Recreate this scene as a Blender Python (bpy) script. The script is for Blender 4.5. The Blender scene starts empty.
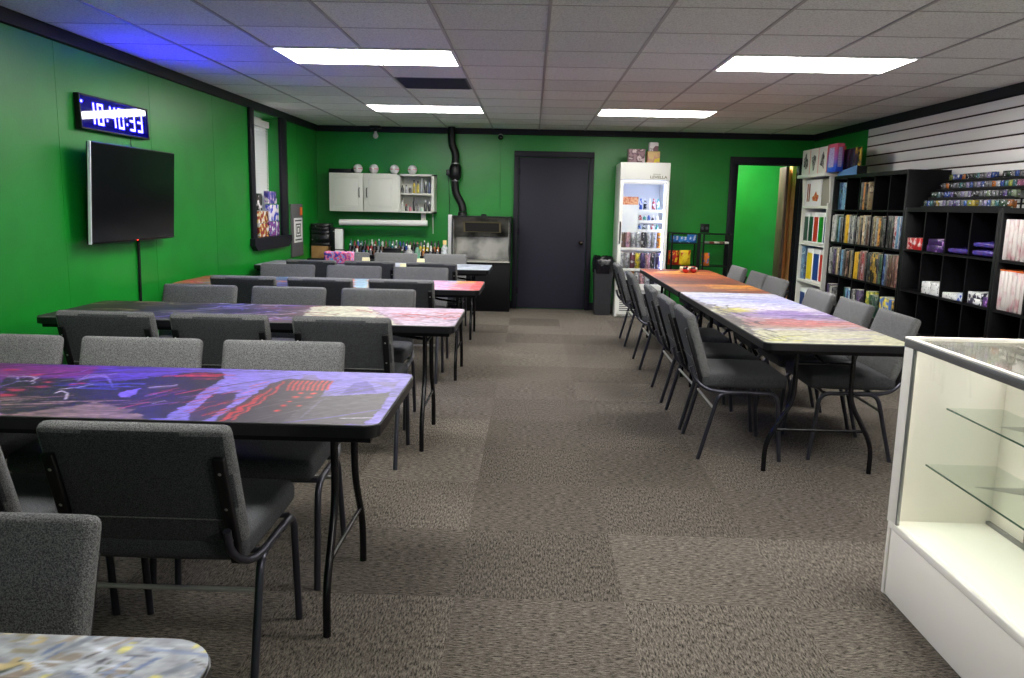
import bpy, bmesh, math, random
import numpy as np
from mathutils import Vector, Matrix
random.seed(11)
PI = math.pi
COL = bpy.context.scene.collection
sc = bpy.context.scene

# ------------------------------------------------------------------ camera
CF = 803.8
CH = 1.4005
RIGHT = Vector((0.99946, 0.02494, 0.02116)); UP = Vector((-0.02496, 0.16355, 0.98622)); FWD = Vector((-0.02114, 0.98622, -0.16409))
cam = bpy.data.cameras.new('camera'); co = bpy.data.objects.new('camera', cam); COL.objects.link(co)
cam.sensor_width = 36; cam.lens = CF / 1024 * 36; cam.clip_start = 0.02
m = Matrix((RIGHT, UP, -FWD)).transposed().to_4x4(); m.translation = (0, 0, CH)
co.matrix_world = m; sc.camera = co

def on_z(x, y, z):
    "point on the level plane z that a measured photo point stands for"
    d = RIGHT * ((x - 512) / CF) + UP * ((339 - y) / CF) + FWD
    t = (z - CH) / d.z
    return (d.x * t, d.y * t)

# ------------------------------------------------------------------ mesh builder
class MB:
    def __init__(s): s.v = []; s.f = []; s.m = []; s.s = []
    def add(s, vs, fs, mi=0, smooth=False):
        o = len(s.v); s.v += [tuple(v) for v in vs]
        for f in fs: s.f.append(tuple(i + o for i in f)); s.m.append(mi); s.s.append(smooth)
        return s
    def box(s, x0, x1, y0, y1, z0, z1, mi=0, bevel=0, seg=2, mat=None):
        if bevel:
            bm = bmesh.new(); bmesh.ops.create_cube(bm, size=1)
            for v in bm.verts: v.co = Vector(((x0 + x1) / 2 + v.co.x * (x1 - x0), (y0 + y1) / 2 + v.co.y * (y1 - y0), (z0 + z1) / 2 + v.co.z * (z1 - z0)))
            bmesh.ops.bevel(bm, geom=list(bm.edges), offset=bevel, segments=seg, profile=0.5, affect='EDGES')
            bm.verts.index_update()
            vs = [v.co.copy() for v in bm.verts]; fs = [[v.index for v in f.verts] for f in bm.faces]; bm.free()
            sm = True
        else:
            vs = [Vector(p) for p in ((x0,y0,z0),(x1,y0,z0),(x1,y1,z0),(x0,y1,z0),(x0,y0,z1),(x1,y0,z1),(x1,y1,z1),(x0,y1,z1))]
            fs = [(0,3,2,1),(4,5,6,7),(0,1,5,4),(1,2,6,5),(2,3,7,6),(3,0,4,7)]; sm = False
        if mat is not None: vs = [mat @ v for v in vs]
        return s.add(vs, fs, mi, sm)
    def prism(s, poly, a0, a1, axis='z', mi=0, smooth=False):
        n = len(poly)
        def P(p, a): return (p[0], p[1], a) if axis == 'z' else ((a, p[0], p[1]) if axis == 'x' else (p[0], a, p[1]))
        vs = [P(p, a0) for p in poly] + [P(p, a1) for p in poly]
        s.add(vs, [tuple(range(n)), tuple(range(2*n-1, n-1, -1))], mi, False)
        return s.add(vs, [(i, (i+1) % n, n+(i+1) % n, n+i) for i in range(n)], mi, smooth)
    def tube(s, pts, r, seg=8, mi=0, caps=True, flat=1.0):
        pts = [Vector(p) for p in pts]; n = len(pts); rings = []
        nrm = None
        for i, p in enumerate(pts):
            t = (pts[min(i+1, n-1)] - pts[max(i-1, 0)]).normalized()
            if nrm is None:
                a = Vector((0,0,1)) if abs(t.z) < .9 else Vector((1,0,0)); nrm = (a - t * a.dot(t)).normalized()
            else:
                nrm = (nrm - t * nrm.dot(t)).normalized()
            b = t.cross(nrm); rr = r[i] if isinstance(r, (list, tuple)) else r
            rings.append([p + (nrm * math.cos(2*PI*k/seg) + b * math.sin(2*PI*k/seg) * flat) * rr for k in range(seg)])
        vs = [v for g in rings for v in g]; fs = []
        for i in range(n-1):
            for k in range(seg): fs.append((i*seg+k, i*seg+(k+1) % seg, (i+1)*seg+(k+1) % seg, (i+1)*seg+k))
        s.add(vs, fs, mi, True)
        if caps: s.add(rings[0], [tuple(range(seg-1, -1, -1))], mi); s.add(rings[-1], [tuple(range(seg))], mi)
        return s
    def lathe(s, prof, c=(0,0,0), seg=16, mi=0, axis='z', smooth=True):
        vs = []; fs = []; n = len(prof)
        for r, h in prof:
            for k in range(seg):
                a = 2*PI*k/seg; x, y = r*math.cos(a), r*math.sin(a)
                p = (x, y, h) if axis == 'z' else ((h, x, y) if axis == 'x' else (x, h, y))
                vs.append((p[0]+c[0], p[1]+c[1], p[2]+c[2]))
        for i in range(n-1):
            for k in range(seg): fs.append((i*seg+k, i*seg+(k+1) % seg, (i+1)*seg+(k+1) % seg, (i+1)*seg+k))
        s.add(vs, fs, mi, smooth)
        if prof[0][0] > 1e-5: s.add(vs[:seg], [tuple(range(seg-1, -1, -1))], mi)
        if prof[-1][0] > 1e-5: s.add(vs[-seg:], [tuple(range(seg))], mi)
        return s
    def sphere(s, c, r, seg=12, mi=0, sq=(1,1,1)):
        n = seg // 2 + 1
        pr = [(r*math.sin(PI*i/n), -r*math.cos(PI*i/n)) for i in range(n+1)]; pr[0] = (1e-6, -r); pr[-1] = (1e-6, r)
        t = MB().lathe(pr, (0,0,0), seg)
        return s.add([(v[0]*sq[0]+c[0], v[1]*sq[1]+c[1], v[2]*sq[2]+c[2]) for v in t.v], t.f, mi, True)
    def mesh(s, name, mats):
        me = bpy.data.meshes.new(name); me.from_pydata(s.v, [], s.f)
        for mm in (mats if isinstance(mats, (list, tuple)) else [mats]): me.materials.append(mm)
        me.polygons.foreach_set('material_index', s.m); me.polygons.foreach_set('use_smooth', s.s)
        bm = bmesh.new(); bm.from_mesh(me); bmesh.ops.recalc_face_normals(bm, faces=bm.faces); bm.to_mesh(me); bm.free()
        me.update(); return me

def obj(name, mb, mats, parent=None, loc=(0,0,0), rotz=0):
    me = mb.mesh(name, mats) if isinstance(mb, MB) else mb
    o = bpy.data.objects.new(name, me); COL.objects.link(o)
    o.location = loc; o.rotation_euler = (0, 0, rotz)
    if parent: o.parent = parent
    return o
def thing(name, label, cat, loc=(0,0,0), rotz=0, group=None):
    o = bpy.data.objects.new(name, None); COL.objects.link(o); o.empty_display_size = .1
    o.location = loc; o.rotation_euler = (0, 0, rotz); o['label'] = label; o['category'] = cat
    if group: o['group'] = group
    return o
def tag(o, label, cat, group=None):
    o['label'] = label; o['category'] = cat
    if group: o['group'] = group
    return o
def struct(name, mb, mats, parent=None):
    o = obj(name, mb, mats, parent)
    if not parent: o['kind'] = 'structure'
    return o
def dup(root, loc, rotz, label, group=None):
    r = root.copy(); COL.objects.link(r); r.location = loc; r.rotation_euler = (0, 0, rotz); r['label'] = label
    if group: r['group'] = group
    for ch in list(root.children):
        c = ch.copy(); COL.objects.link(c); c.parent = r
        for g in list(ch.children):
            d = g.copy(); COL.objects.link(d); d.parent = c
    return r
ORD = ['first','second','third','fourth','fifth','sixth','seventh','eighth','ninth','tenth','eleventh','twelfth','thirteenth','fourteenth','fifteenth','sixteenth','seventeenth','eighteenth','nineteenth','twentieth','twenty-first','twenty-second','twenty-third','twenty-fourth','twenty-fifth','twenty-sixth']

# ------------------------------------------------------------------ materials
def lin(c):
    return tuple((x/255/12.92 if x/255 <= .04045 else ((x/255+.055)/1.055)**2.4) for x in c[:3])
def newmat(name):
    mt = bpy.data.materials.new(name); mt.use_nodes = True; nt = mt.node_tree
    b = nt.nodes['Principled BSDF']; return mt, nt, b
MATS = {}
def mat(name, c, rough=.5, metal=0, spec=.5, coat=0, c2=None, scale=40, lo=.45, hi=.6, bump=0, bscale=200, stretch=None, rnd=False, emit=None, es=0):
    if name in MATS: return MATS[name]
    mt, nt, b = newmat(name)
    b.inputs['Base Color'].default_value = (*lin(c), 1); b.inputs['Roughness'].default_value = rough
    b.inputs['Metallic'].default_value = metal; b.inputs['Specular IOR Level'].default_value = spec
    b.inputs['Coat Weight'].default_value = coat
    tc = nt.nodes.new('ShaderNodeTexCoord'); vec = tc.outputs['Object']
    if rnd:
        oi = nt.nodes.new('ShaderNodeObjectInfo'); ml = nt.nodes.new('ShaderNodeMath'); ml.operation = 'MULTIPLY'; ml.inputs[1].default_value = 37.
        nt.links.new(oi.outputs['Random'], ml.inputs[0]); ad = nt.nodes.new('ShaderNodeVectorMath'); ad.operation = 'ADD'
        nt.links.new(vec, ad.inputs[0]); nt.links.new(ml.outputs[0], ad.inputs[1]); vec = ad.outputs[0]
    if stretch:
        mp = nt.nodes.new('ShaderNodeMapping'); mp.inputs['Scale'].default_value = stretch; nt.links.new(vec, mp.inputs[0]); vec = mp.outputs[0]
    if c2 is not None:
        cs = c2 if isinstance(c2, list) else [c2]
        n = nt.nodes.new('ShaderNodeTexNoise'); n.inputs['Scale'].default_value = scale; n.inputs['Detail'].default_value = 3; nt.links.new(vec, n.inputs['Vector'])
        r = nt.nodes.new('ShaderNodeValToRGB'); e = r.color_ramp.elements
        e[0].position = lo; e[0].color = (*lin(c), 1); e[1].position = hi; e[1].color = (*lin(cs[0]), 1)
        for i, cc in enumerate(cs[1:]):
            el = e.new(min(.99, hi + (i+1)*.07)); el.color = (*lin(cc), 1)
        nt.links.new(n.outputs[0], r.inputs[0]); nt.links.new(r.outputs[0], b.inputs['Base Color'])
    if bump:
        n2 = nt.nodes.new('ShaderNodeTexNoise'); n2.inputs['Scale'].default_value = bscale; nt.links.new(vec, n2.inputs['Vector'])
        bp = nt.nodes.new('ShaderNodeBump'); bp.inputs['Strength'].default_value = bump; bp.inputs['Distance'].default_value = .01
        nt.links.new(n2.outputs[0], bp.inputs['Height']); nt.links.new(bp.outputs[0], b.inputs['Normal'])
    if emit:
        b.inputs['Emission Color'].default_value = (*emit, 1); b.inputs['Emission Strength'].default_value = es
    MATS[name] = mt; return mt

M_green = mat('green_wall_paint', (9, 126, 34), rough=.38, spec=.55, c2=(10, 134, 38), scale=2.5, lo=.4, hi=.6, bump=.05, bscale=60)
M_trim = mat('black_trim', (19, 16, 28), rough=.5, spec=.3)
M_door = mat('charcoal_door', (37, 36, 48), rough=.55, spec=.25)
M_black = mat('black_satin', (7, 6, 10), rough=.45, spec=.35)
M_blacklam = mat('black_laminate', (4, 3, 7), rough=.5, spec=.2)
M_white = mat('white_laminate', (225, 225, 218), rough=.4)
M_whitepaint = mat('white_paint', (230, 230, 228), rough=.5)
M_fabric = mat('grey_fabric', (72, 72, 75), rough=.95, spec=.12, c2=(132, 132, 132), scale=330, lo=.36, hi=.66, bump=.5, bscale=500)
M_fabdark = mat('darker_fabric', (40, 41, 45), rough=.8, spec=.25, c2=(80, 81, 85), scale=330, lo=.36, hi=.66, bump=.4, bscale=500)  # darker tone of the grey fabric, for seat and rear panel
M_metal = mat('dark_frame_metal', (66, 66, 76), rough=.28, metal=.7, spec=.5)
M_legblk = mat('black_leg_metal', (14, 13, 19), rough=.24, metal=.3)
M_chrome = mat('chrome', (200, 200, 200), rough=.2, metal=1)
M_alu = mat('aluminium', (150, 150, 152), rough=.35, metal=.8)
M_tedge = mat('table_edge_plastic', (12, 11, 16), rough=.35, spec=.4)
M_under = mat('table_underside', (14, 13, 16), rough=.7, spec=.2)
M_grey = mat('grey_plastic', (120, 120, 122), rough=.5)
M_rod = mat('pale_rod', (170, 168, 165), rough=.35, metal=.5)
M_screw = mat('screw_head', (190, 190, 190), rough=.3, metal=1)

def glass_mat(name, tint=(1,1,1), gloss=.12, rough=.02):
    mt = bpy.data.materials.new(name); mt.use_nodes = True; nt = mt.node_tree; nt.nodes.clear()
    o = nt.nodes.new('ShaderNodeOutputMaterial'); mx = nt.nodes.new('ShaderNodeMixShader'); t = nt.nodes.new('ShaderNodeBsdfTransparent'); g = nt.nodes.new('ShaderNodeBsdfGlossy')
    fr = nt.nodes.new('ShaderNodeFresnel'); ge = nt.nodes.new('ShaderNodeNewGeometry'); mr = nt.nodes.new('ShaderNodeMapRange'); mr.inputs[3].default_value = 1.5; mr.inputs[4].default_value = 1/1.5
    nt.links.new(ge.outputs['Backfacing'], mr.inputs[0]); nt.links.new(mr.outputs[0], fr.inputs[0])
    t.inputs[0].default_value = (*tint, 1); g.inputs['Roughness'].default_value = rough
    nt.links.new(fr.outputs[0], mx.inputs[0]); nt.links.new(t.outputs[0], mx.inputs[1]); nt.links.new(g.outputs[0], mx.inputs[2]); nt.links.new(mx.outputs[0], o.inputs[0])
    return mt
M_glass = glass_mat('clear_glass', (.99, .995, .985))
M_shelfglass = glass_mat('green_tinted_glass', (.95, .985, .96))
M_edge = mat('glass_edge', (60, 95, 80), rough=.2)

def emat(name, col, st):
    mt = bpy.data.materials.new(name); mt.use_nodes = True; nt = mt.node_tree; nt.nodes.clear()
    o = nt.nodes.new('ShaderNodeOutputMaterial'); e = nt.nodes.new('ShaderNodeEmission'); e.inputs[0].default_value = (*col, 1); e.inputs[1].default_value = st
    nt.links.new(e.outputs[0], o.inputs[0]); return mt
LIGHT = 13.0
M_diff = emat('lit_diffuser', (1, .985, .93), LIGHT)
M_led = emat('blue_led', (.009, .008, 1), 75)
M_fridgeled = emat('fridge_led', (.48, .56, 1), 12)
M_hall = emat('hall_lamp', (1, 1, .95), 110)

# carpet: 24 inch tiles laid quarter-turned
def carpet():
    mt, nt, b = newmat('carpet_tiles'); L = nt.links; N = nt.nodes.new
    b.inputs['Roughness'].default_value = 1; b.inputs['Specular IOR Level'].default_value = .1
    tc = N('ShaderNodeTexCoord'); mp = N('ShaderNodeMapping'); S = 1/.6096
    mp.inputs['Location'].default_value = (-.365*S+20, -3.927*S+20, .5); mp.inputs['Scale'].default_value = (S, S, 0)
    L.new(tc.outputs['Object'], mp.inputs[0])
    ck = N('ShaderNodeTexChecker'); ck.inputs['Scale'].default_value = 1; L.new(mp.outputs[0], ck.inputs[0])
    fl = N('ShaderNodeVectorMath'); fl.operation = 'FLOOR'; L.new(mp.outputs[0], fl.inputs[0])
    wn = N('ShaderNodeTexWhiteNoise'); wn.noise_dimensions = '2D'; L.new(fl.outputs[0], wn.inputs['Vector'])
    facs = []
    for sc_ in ((34, 160, 1), (160, 34, 1)):
        m2 = N('ShaderNodeMapping'); m2.inputs['Scale'].default_value = sc_; L.new(tc.outputs['Object'], m2.inputs[0])
        n = N('ShaderNodeTexNoise'); n.inputs['Scale'].default_value = 1; n.inputs['Detail'].default_value = 6; n.inputs['Roughness'].default_value = .85; L.new(m2.outputs[0], n.inputs['Vector']); facs.append(n)
    mx = N('ShaderNodeMix'); mx.data_type = 'FLOAT'; L.new(ck.outputs['Fac'], mx.inputs[0]); L.new(facs[0].outputs[0], mx.inputs[2]); L.new(facs[1].outputs[0], mx.inputs[3])
    r = N('ShaderNodeValToRGB'); e = r.color_ramp.elements
    e[0].position = .40; e[0].color = (*lin((14, 13, 12)), 1); e[1].position = .61; e[1].color = (*lin((138, 129, 120)), 1)
    L.new(mx.outputs[0], r.inputs[0])
    br = N('ShaderNodeMapRange'); br.inputs[3].default_value = .72; br.inputs[4].default_value = 1.08; L.new(wn.outputs[0], br.inputs[0])
    vm = N('ShaderNodeVectorMath'); vm.operation = 'SCALE'; L.new(r.outputs[0], vm.inputs[0]); L.new(br.outputs[0], vm.inputs['Scale'])
    L.new(vm.outputs[0], b.inputs['Base Color'])
    bp = N('ShaderNodeBump'); bp.inputs['Strength'].default_value = .6; bp.inputs['Distance'].default_value = .01; L.new(mx.outputs[0], bp.inputs['Height']); L.new(bp.outputs[0], b.inputs['Normal'])
    return mt
M_carpet = carpet()
def ceil_mat():
    mt, nt, b = newmat('ceiling_tile'); L = nt.links; N = nt.nodes.new
    b.inputs['Roughness'].default_value = .95; b.inputs['Specular IOR Level'].default_value = .1
    tc = N('ShaderNodeTexCoord'); mp = N('ShaderNodeMapping'); S = 1/.6096
    mp.inputs['Location'].default_value = (-.065*S+20, -4.29*S+20, .5); mp.inputs['Scale'].default_value = (S, S, 0); L.new(tc.outputs['Object'], mp.inputs[0])
    fl = N('ShaderNodeVectorMath'); fl.operation = 'FLOOR'; L.new(mp.outputs[0], fl.inputs[0])
    wn = N('ShaderNodeTexWhiteNoise'); wn.noise_dimensions = '2D'; L.new(fl.outputs[0], wn.inputs['Vector'])
    n = N('ShaderNodeTexNoise'); n.inputs['Scale'].default_value = 110; n.inputs['Detail'].default_value = 2; L.new(tc.outputs['Object'], n.inputs['Vector'])
    r = N('ShaderNodeValToRGB'); e = r.color_ramp.elements; e[0].position = .36; e[0].color = (*lin((205, 206, 203)), 1); e[1].position = .52; e[1].color = (*lin((232, 234, 230)), 1)
    L.new(n.outputs[0], r.inputs[0])
    br = N('ShaderNodeMapRange'); br.inputs[3].default_value = .9; br.inputs[4].default_value = 1.05; L.new(wn.outputs[0], br.inputs[0])
    vm = N('ShaderNodeVectorMath'); vm.operation = 'SCALE'; L.new(r.outputs[0], vm.inputs[0]); L.new(br.outputs[0], vm.inputs['Scale']); L.new(vm.outputs[0], b.inputs['Base Color'])
    return mt
M_ceil = ceil_mat()
M_tbar = mat('ceiling_grid_metal', (168, 166, 164), rough=.5)

# ------------------------------------------------------------------ room
XL, XR, YB, YF, ZC = -2.92, 3.72, 11.02, -2.6, 2.403
G0x, G0y, GS = .065, 4.29, .6096
struct('floor', MB().box(XL-.25, XR+.2, YF-.2, YB+.0, -.1, 0), M_carpet)
struct('ceiling', MB().box(XL-.25, XR+.2, YF-.2, YB+.15, ZC, ZC+.08), M_ceil)
b = MB()
for k in range(-5, 7):
    x = G0x + k*GS
    if XL < x < XR: b.box(x-.009, x+.009, YF, YB, ZC-.006, ZC+.002)
for j in range(-12, 12):
    y = G0y + j*GS
    if YF < y < YB: b.box(XL, XR, y-.004, y+.004, ZC-.002, ZC+.002)
struct('trim_1', b, M_tbar)
# left wall with the window hole
WY0, WY1, WZ0, WZ1 = 8.47, 9.37, .985, 2.31
b = MB()
for y0, y1, z0, z1 in ((YF, WY0, 0, ZC), (WY1, YB+.2, 0, ZC), (WY0, WY1, 0, WZ0), (WY0, WY1, WZ1, ZC)): b.box(XL-.2, XL, y0, y1, z0, z1)
for y in (1.35, 2.57, 3.79, 5.01, 6.23, 7.45, 10.1): b.box(XL-.01, XL+.0015, y-.002, y+.002, .1, ZC)
struct('wall_left', b, M_green)
# back wall with the doorway hole
DX0, DX1, DZ = 2.72, 3.56, 2.01
b = MB()
for x0, x1, z0, z1 in ((XL-.2, DX0, 0, ZC), (DX1, XR+.2, 0, ZC), (DX0, DX1, DZ, ZC)): b.box(x0, x1, YB, YB+.12, z0, z1)
for x in (-1.63, -.4, .82, 2.04): b.box(x-.003, x+.003, YB-.002, YB+.01, .1, ZC)
struct('wall_back', b, M_green)
b = MB().box(XR, XR+.2, 9.27, YB+.2, 0, ZC, 0); b.box(XR, XR+.2, YF, 9.27, 0, ZC, 1)
struct('wall_right', b, [M_green, M_whitepaint])
# front wall behind the viewpoint, with a shop window
b = MB()
for x0, x1, z0, z1 in ((XL-.2, -1.2, 0, ZC), (2.6, XR+.2, 0, ZC), (-1.2, 2.6, 0, .9), (-1.2, 2.6, 2.1, ZC)): b.box(x0, x1, YF-.15, YF, z0, z1)
struct('wall_front', b, M_green)
f = struct('window_2', MB().box(-1.2, 2.6, YF-.1, YF-.095, .9, 2.1), M_glass)
b = MB()
for x in (-1.2, .03, 1.3, 2.54): b.box(x, x+.06, YF-.13, YF-.06, .9, 2.1)
b.box(-1.2, 2.6, YF-.13, YF-.06, .9, .96); b.box(-1.2, 2.6, YF-.13, YF-.06, 2.04, 2.1)
struct('window_frame', b, M_trim, f)
# crown, baseboards
def crown(name, b): struct(name, b, M_trim)
crown('trim_2', MB().prism([(XL, ZC), (XL+.03, ZC), (XL+.018, 2.33), (XL, 2.322)], YF, YB, 'y'))
crown('trim_3', MB().prism([(YB, ZC), (YB-.03, ZC), (YB-.018, 2.335), (YB, 2.325)], XL, XR, 'x'))
crown('trim_4', MB().prism([(XR, ZC), (XR-.03, ZC), (XR-.018, 2.33), (XR, 2.315)], YF, YB, 'y'))
struct('baseboard_left', MB().box(XL, XL+.014, YF, YB, 0, .1), M_trim)
b = MB()
for x0, x1 in ((XL, -.255), (.81, 2.62)): b.box(x0, x1, YB-.014, YB, 0, .1)
struct('baseboard_back', b, M_trim)
struct('baseboard_right', MB().box(XR-.014, XR, YF, YB, 0, .1), M_trim)
# window 1
w = struct('window_1', MB().box(XL-.192, XL-.187, WY0, WY1, WZ0, WZ1), M_glass)
b = MB()
b.box(XL, XL+.03, 8.36, WY0+.01, .93, 2.33, bevel=.004); b.box(XL, XL+.03, WY1-.01, 9.6, .93, 2.33, bevel=.004)
b.prism([(8.33, .93), (8.42, .87), (9.52, .87), (9.63, .93), (9.63, 1.0), (8.33, 1.0)], XL, XL+.055, 'x')
struct('window_frame', b, M_trim, w)
b = MB()
for y in (WY0, WY1-.04): b.box(XL-.2, XL-.18, y, y+.04, WZ0, WZ1)
b.box(XL-.2, XL-.18, WY0, WY1, WZ0, WZ0+.04); b.box(XL-.2, XL-.18, WY0, WY1, WZ1-.04, WZ1); b.box(XL-.2, XL-.18, WY0, WY1, 1.63, 1.66)
struct('sash', b, M_whitepaint, w)
t = thing('window_blind', 'white horizontal slat blind hanging in the tall recessed window', 'window blind', (XL-.12, 8.9, 0))
obj('headrail', MB().box(-.03, .03, -.42, .43, 2.2, 2.27, bevel=.004), M_whitepaint, t)
b = MB(); z = 2.185
while z > WZ0+.03:
    a = .9; b.box(-.022, .022, -.405, .405, -.001, .001, mat=Matrix.Translation((0, 0, z)) @ Matrix.Rotation(a, 4, 'Y')); z -= .03
b.box(-.02, .02, -.405, .405, WZ0+.005, WZ0+.02)
obj('slats', b, M_whitepaint, t)
obj('cord', MB().tube([(.03, .35, 2.2), (.03, .35, 1.4)], .002, 5), M_whitepaint, t)

# doors
d = struct('door_1', MB().box(-.18, .738, YB-.028, YB-.002, .012, 2.035, bevel=.003), M_door)
b = MB(); b.box(-.255, -.186, YB-.04, YB, 0, 2.12, bevel=.004); b.box(.744, .812, YB-.04, YB, 0, 2.12, bevel=.004); b.box(-.255, .812, YB-.042, YB, 2.042, 2.12, bevel=.004)
struct('door_frame', b, M_trim, d)
b = MB().lathe([(.03, 0), (.03, -.008), (.012, -.012), (.011, -.04), (.026, -.05), (.029, -.065), (.022, -.078), (1e-5, -.08)], (.67, YB-.028, .915), 14, axis='y')
struct('door_knob', b, mat('dark_bronze', (60, 52, 46), rough=.3, metal=.9), d)
b = MB()
for z in (.25, 1.05, 1.85): b.tube([(-.184, YB-.034, z-.045), (-.184, YB-.034, z+.045)], .008, 8)
b.tube([(.28, YB-.03, .02), (.28, YB-.05, .02)], .008, 8)
struct('hinge', b, M_trim, d)
b = MB(); b.box(2.62, DX0, YB-.03, YB, 0, 2.1, bevel=.004); b.box(DX1, DX1+.1, YB-.03, YB, 0, 2.1, bevel=.004); b.box(2.62, DX1+.1, YB-.032, YB, DZ, 2.1, bevel=.004)
b.box(DX0-.002, DX0+.014, YB, YB+.12, 0, DZ); b.box(DX1-.014, DX1+.002, YB, YB+.12, 0, DZ); b.box(DX0, DX1, YB, YB+.12, DZ-.014, DZ)
struct('trim_5', b, M_trim)
# hallway behind
b = MB(); b.box(2.2, 4.4, YB+1.5, YB+1.6, 0, ZC); b.box(2.1, 2.2, YB+.12, YB+1.6, 0, ZC); b.box(4.3, 4.4, YB+.12, YB+1.6, 0, ZC)
struct('wall_hallway', b, M_green)
struct('floor_hallway', MB().box(2.1, 4.4, YB, YB+1.6, -.1, 0), M_carpet)
struct('ceiling_hallway', MB().box(2.1, 4.4, YB+.15, YB+1.6, ZC, ZC+.08), M_ceil)
M_wood = mat('lit_honey_wood', (252, 190, 120), rough=.4, c2=(240, 155, 88), scale=6, lo=.4, hi=.65, stretch=(8, 8, .8))  # wood colour lightened to stand in for light falling on it
M_brown = mat('dark_brown_wood', (100, 74, 62), rough=.45, c2=(66, 46, 38), scale=6, stretch=(8, 8, .8))
d = struct('door_2', MB().box(3.41, 3.45, YB+.13, YB+.42, .012, 1.99, bevel=.003), M_brown)
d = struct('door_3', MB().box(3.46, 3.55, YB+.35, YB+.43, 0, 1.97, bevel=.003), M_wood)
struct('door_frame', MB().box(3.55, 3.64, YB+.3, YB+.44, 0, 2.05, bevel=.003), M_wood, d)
b = MB()
for z in (.3, 1.1, 1.7): b.tube([(3.47, YB+.345, z-.04), (3.47, YB+.345, z+.04)], .007, 8)
struct('hinge', b, mat('brass', (190, 150, 70), rough=.3, metal=1), d)
t = thing('ceiling_light', 'flush ceiling lamp lighting the bright green hallway', 'ceiling light', (2.95, YB+.7, ZC))
obj('diffuser', MB().lathe([(.12, -.012), (.115, -.04), (.08, -.06), (1e-5, -.065)], (0,0,0), 18), M_hall, t)
obj('base', MB().lathe([(.14, 0), (.14, -.012), (.12, -.014)], (0,0,0), 18), M_whitepaint, t)
t = thing('thermostat', 'small white thermostat on the bright green hallway wall', 'thermostat', (2.98, YB+1.5, 1.68))
obj('housing', MB().box(-.04, .04, -.03, 0, -.06, .06, bevel=.008), M_whitepaint, t); obj('dial', MB().lathe([(.018, 0), (.016, -.012), (1e-5, -.013)], (0, -.03, -.01), 12, axis='y'), M_grey, t)

# ------------------------------------------------------------------ ceiling lights
def troffer(x0, y0, where):
    t = thing('ceiling_light', where, 'ceiling light', (x0+GS, y0+GS/2, ZC), 0, 'recessed fluorescent ceiling panels')
    a, c = GS, GS/2
    b = MB(); w_ = .022
    b.box(-a, a, -c, -c+w_, -.01, 0); b.box(-a, a, c-w_, c, -.01, 0); b.box(-a, -a+w_, -c+w_, c-w_, -.01, 0); b.box(a-w_, a, -c+w_, c-w_, -.01, 0)
    obj('frame', b, M_whitepaint, t)
    obj('diffuser', MB().box(-a+w_, a-w_, -c+w_, c-w_, -.0095, -.007), M_diff, t)
troffer(G0x-3*GS, G0y+2*GS, 'lit ceiling panel over the pink and cream print table')
troffer(G0x+2*GS, G0y+2*GS, 'lit ceiling panel over the lilac print table, beside the slatted wall')
troffer(G0x-3*GS, G0y+7*GS, 'lit ceiling panel beyond the dark vent')
troffer(G0x+1*GS, G0y+7*GS, 'lit ceiling panel farther back, in front of the glass-door fridge')
troffer(G0x-3*GS, G0y-3*GS, 'lit ceiling panel over the purple print table')
troffer(G0x+2*GS, G0y-3*GS, 'lit ceiling panel over the glass display case')
troffer(G0x+2*GS, G0y-8*GS, 'unseen lit ceiling panel added to brighten the display case')  # out-of-view panel added to brighten the display case
t = thing('ceiling_vent', 'dark grey return air grille set in the ceiling between two light panels', 'vent', (G0x-1.5*GS, G0y+4.5*GS, ZC))
M_vent = mat('vent_grey', (72, 70, 72), rough=.6)
obj('frame', MB().box(-GS/2+.01, GS/2-.01, -GS/2+.01, GS/2-.01, -.004, 0), M_vent, t)
b = MB()
for i in range(22): b.box(-GS/2+.03, GS/2-.03, -GS/2+.03+i*.025, -GS/2+.035+i*.025, -.012, -.004)
obj('louvres', b, M_vent, t)

# ------------------------------------------------------------------ wall clock, TV
SEG = {'0':'abcdef','1':'bc','4':'fgbc','3':'abgcd'}
def digit(b, ch, y, z, w_, h, x, th, mi=0):
    s_ = {'a':(0,w_,h-th,h),'d':(0,w_,0,th),'g':(0,w_,h/2-th/2,h/2+th/2),'f':(0,th,h/2,h),'e':(0,th,0,h/2),'b':(w_-th,w_,h/2,h),'c':(w_-th,w_,0,h/2)}
    for k in SEG[ch]:
        y0, y1, z0, z1 = s_[k]; g = .0025
        if k in 'adg': y0 += g; y1 -= g
        else: z0 += g; z1 -= g
        b.box(x, x+.002, y+y0, y+y1, z+z0, z+z1, mi)
t = thing('wall_clock', 'black digital wall clock with glowing blue digits above the television', 'clock', (XL+.004, 5.655, 1.935)); t.rotation_euler = (0, -.033, 0)
b = MB(); hy, hz, dx = .462, .112, .036
b.box(0, dx-.008, -hy, hy, -hz, hz)
b.box(dx-.008, dx, -hy, hy, hz-.014, hz, bevel=.002); b.box(dx-.008, dx, -hy, hy, -hz, -hz+.014, bevel=.002); b.box(dx-.008, dx, -hy, -hy+.016, -hz, hz, bevel=.002); b.box(dx-.008, dx, hy-.016, hy, -hz, hz, bevel=.002)
obj('case', b, M_black, t)
mg, nt, bb = newmat('clock_face'); bb.inputs['Base Color'].default_value = (.004, .003, .03, 1); bb.inputs['Emission Color'].default_value = (0, 0, 1, 1); bb.inputs['Emission Strength'].default_value = .05; bb.inputs['Roughness'].default_value = .03; bb.inputs['Specular IOR Level'].default_value = .45  # faint blue emission imitates the halo around the lit digits
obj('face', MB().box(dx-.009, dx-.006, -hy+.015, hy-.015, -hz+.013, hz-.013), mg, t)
y = -.355; X0 = dx-.0058
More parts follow.
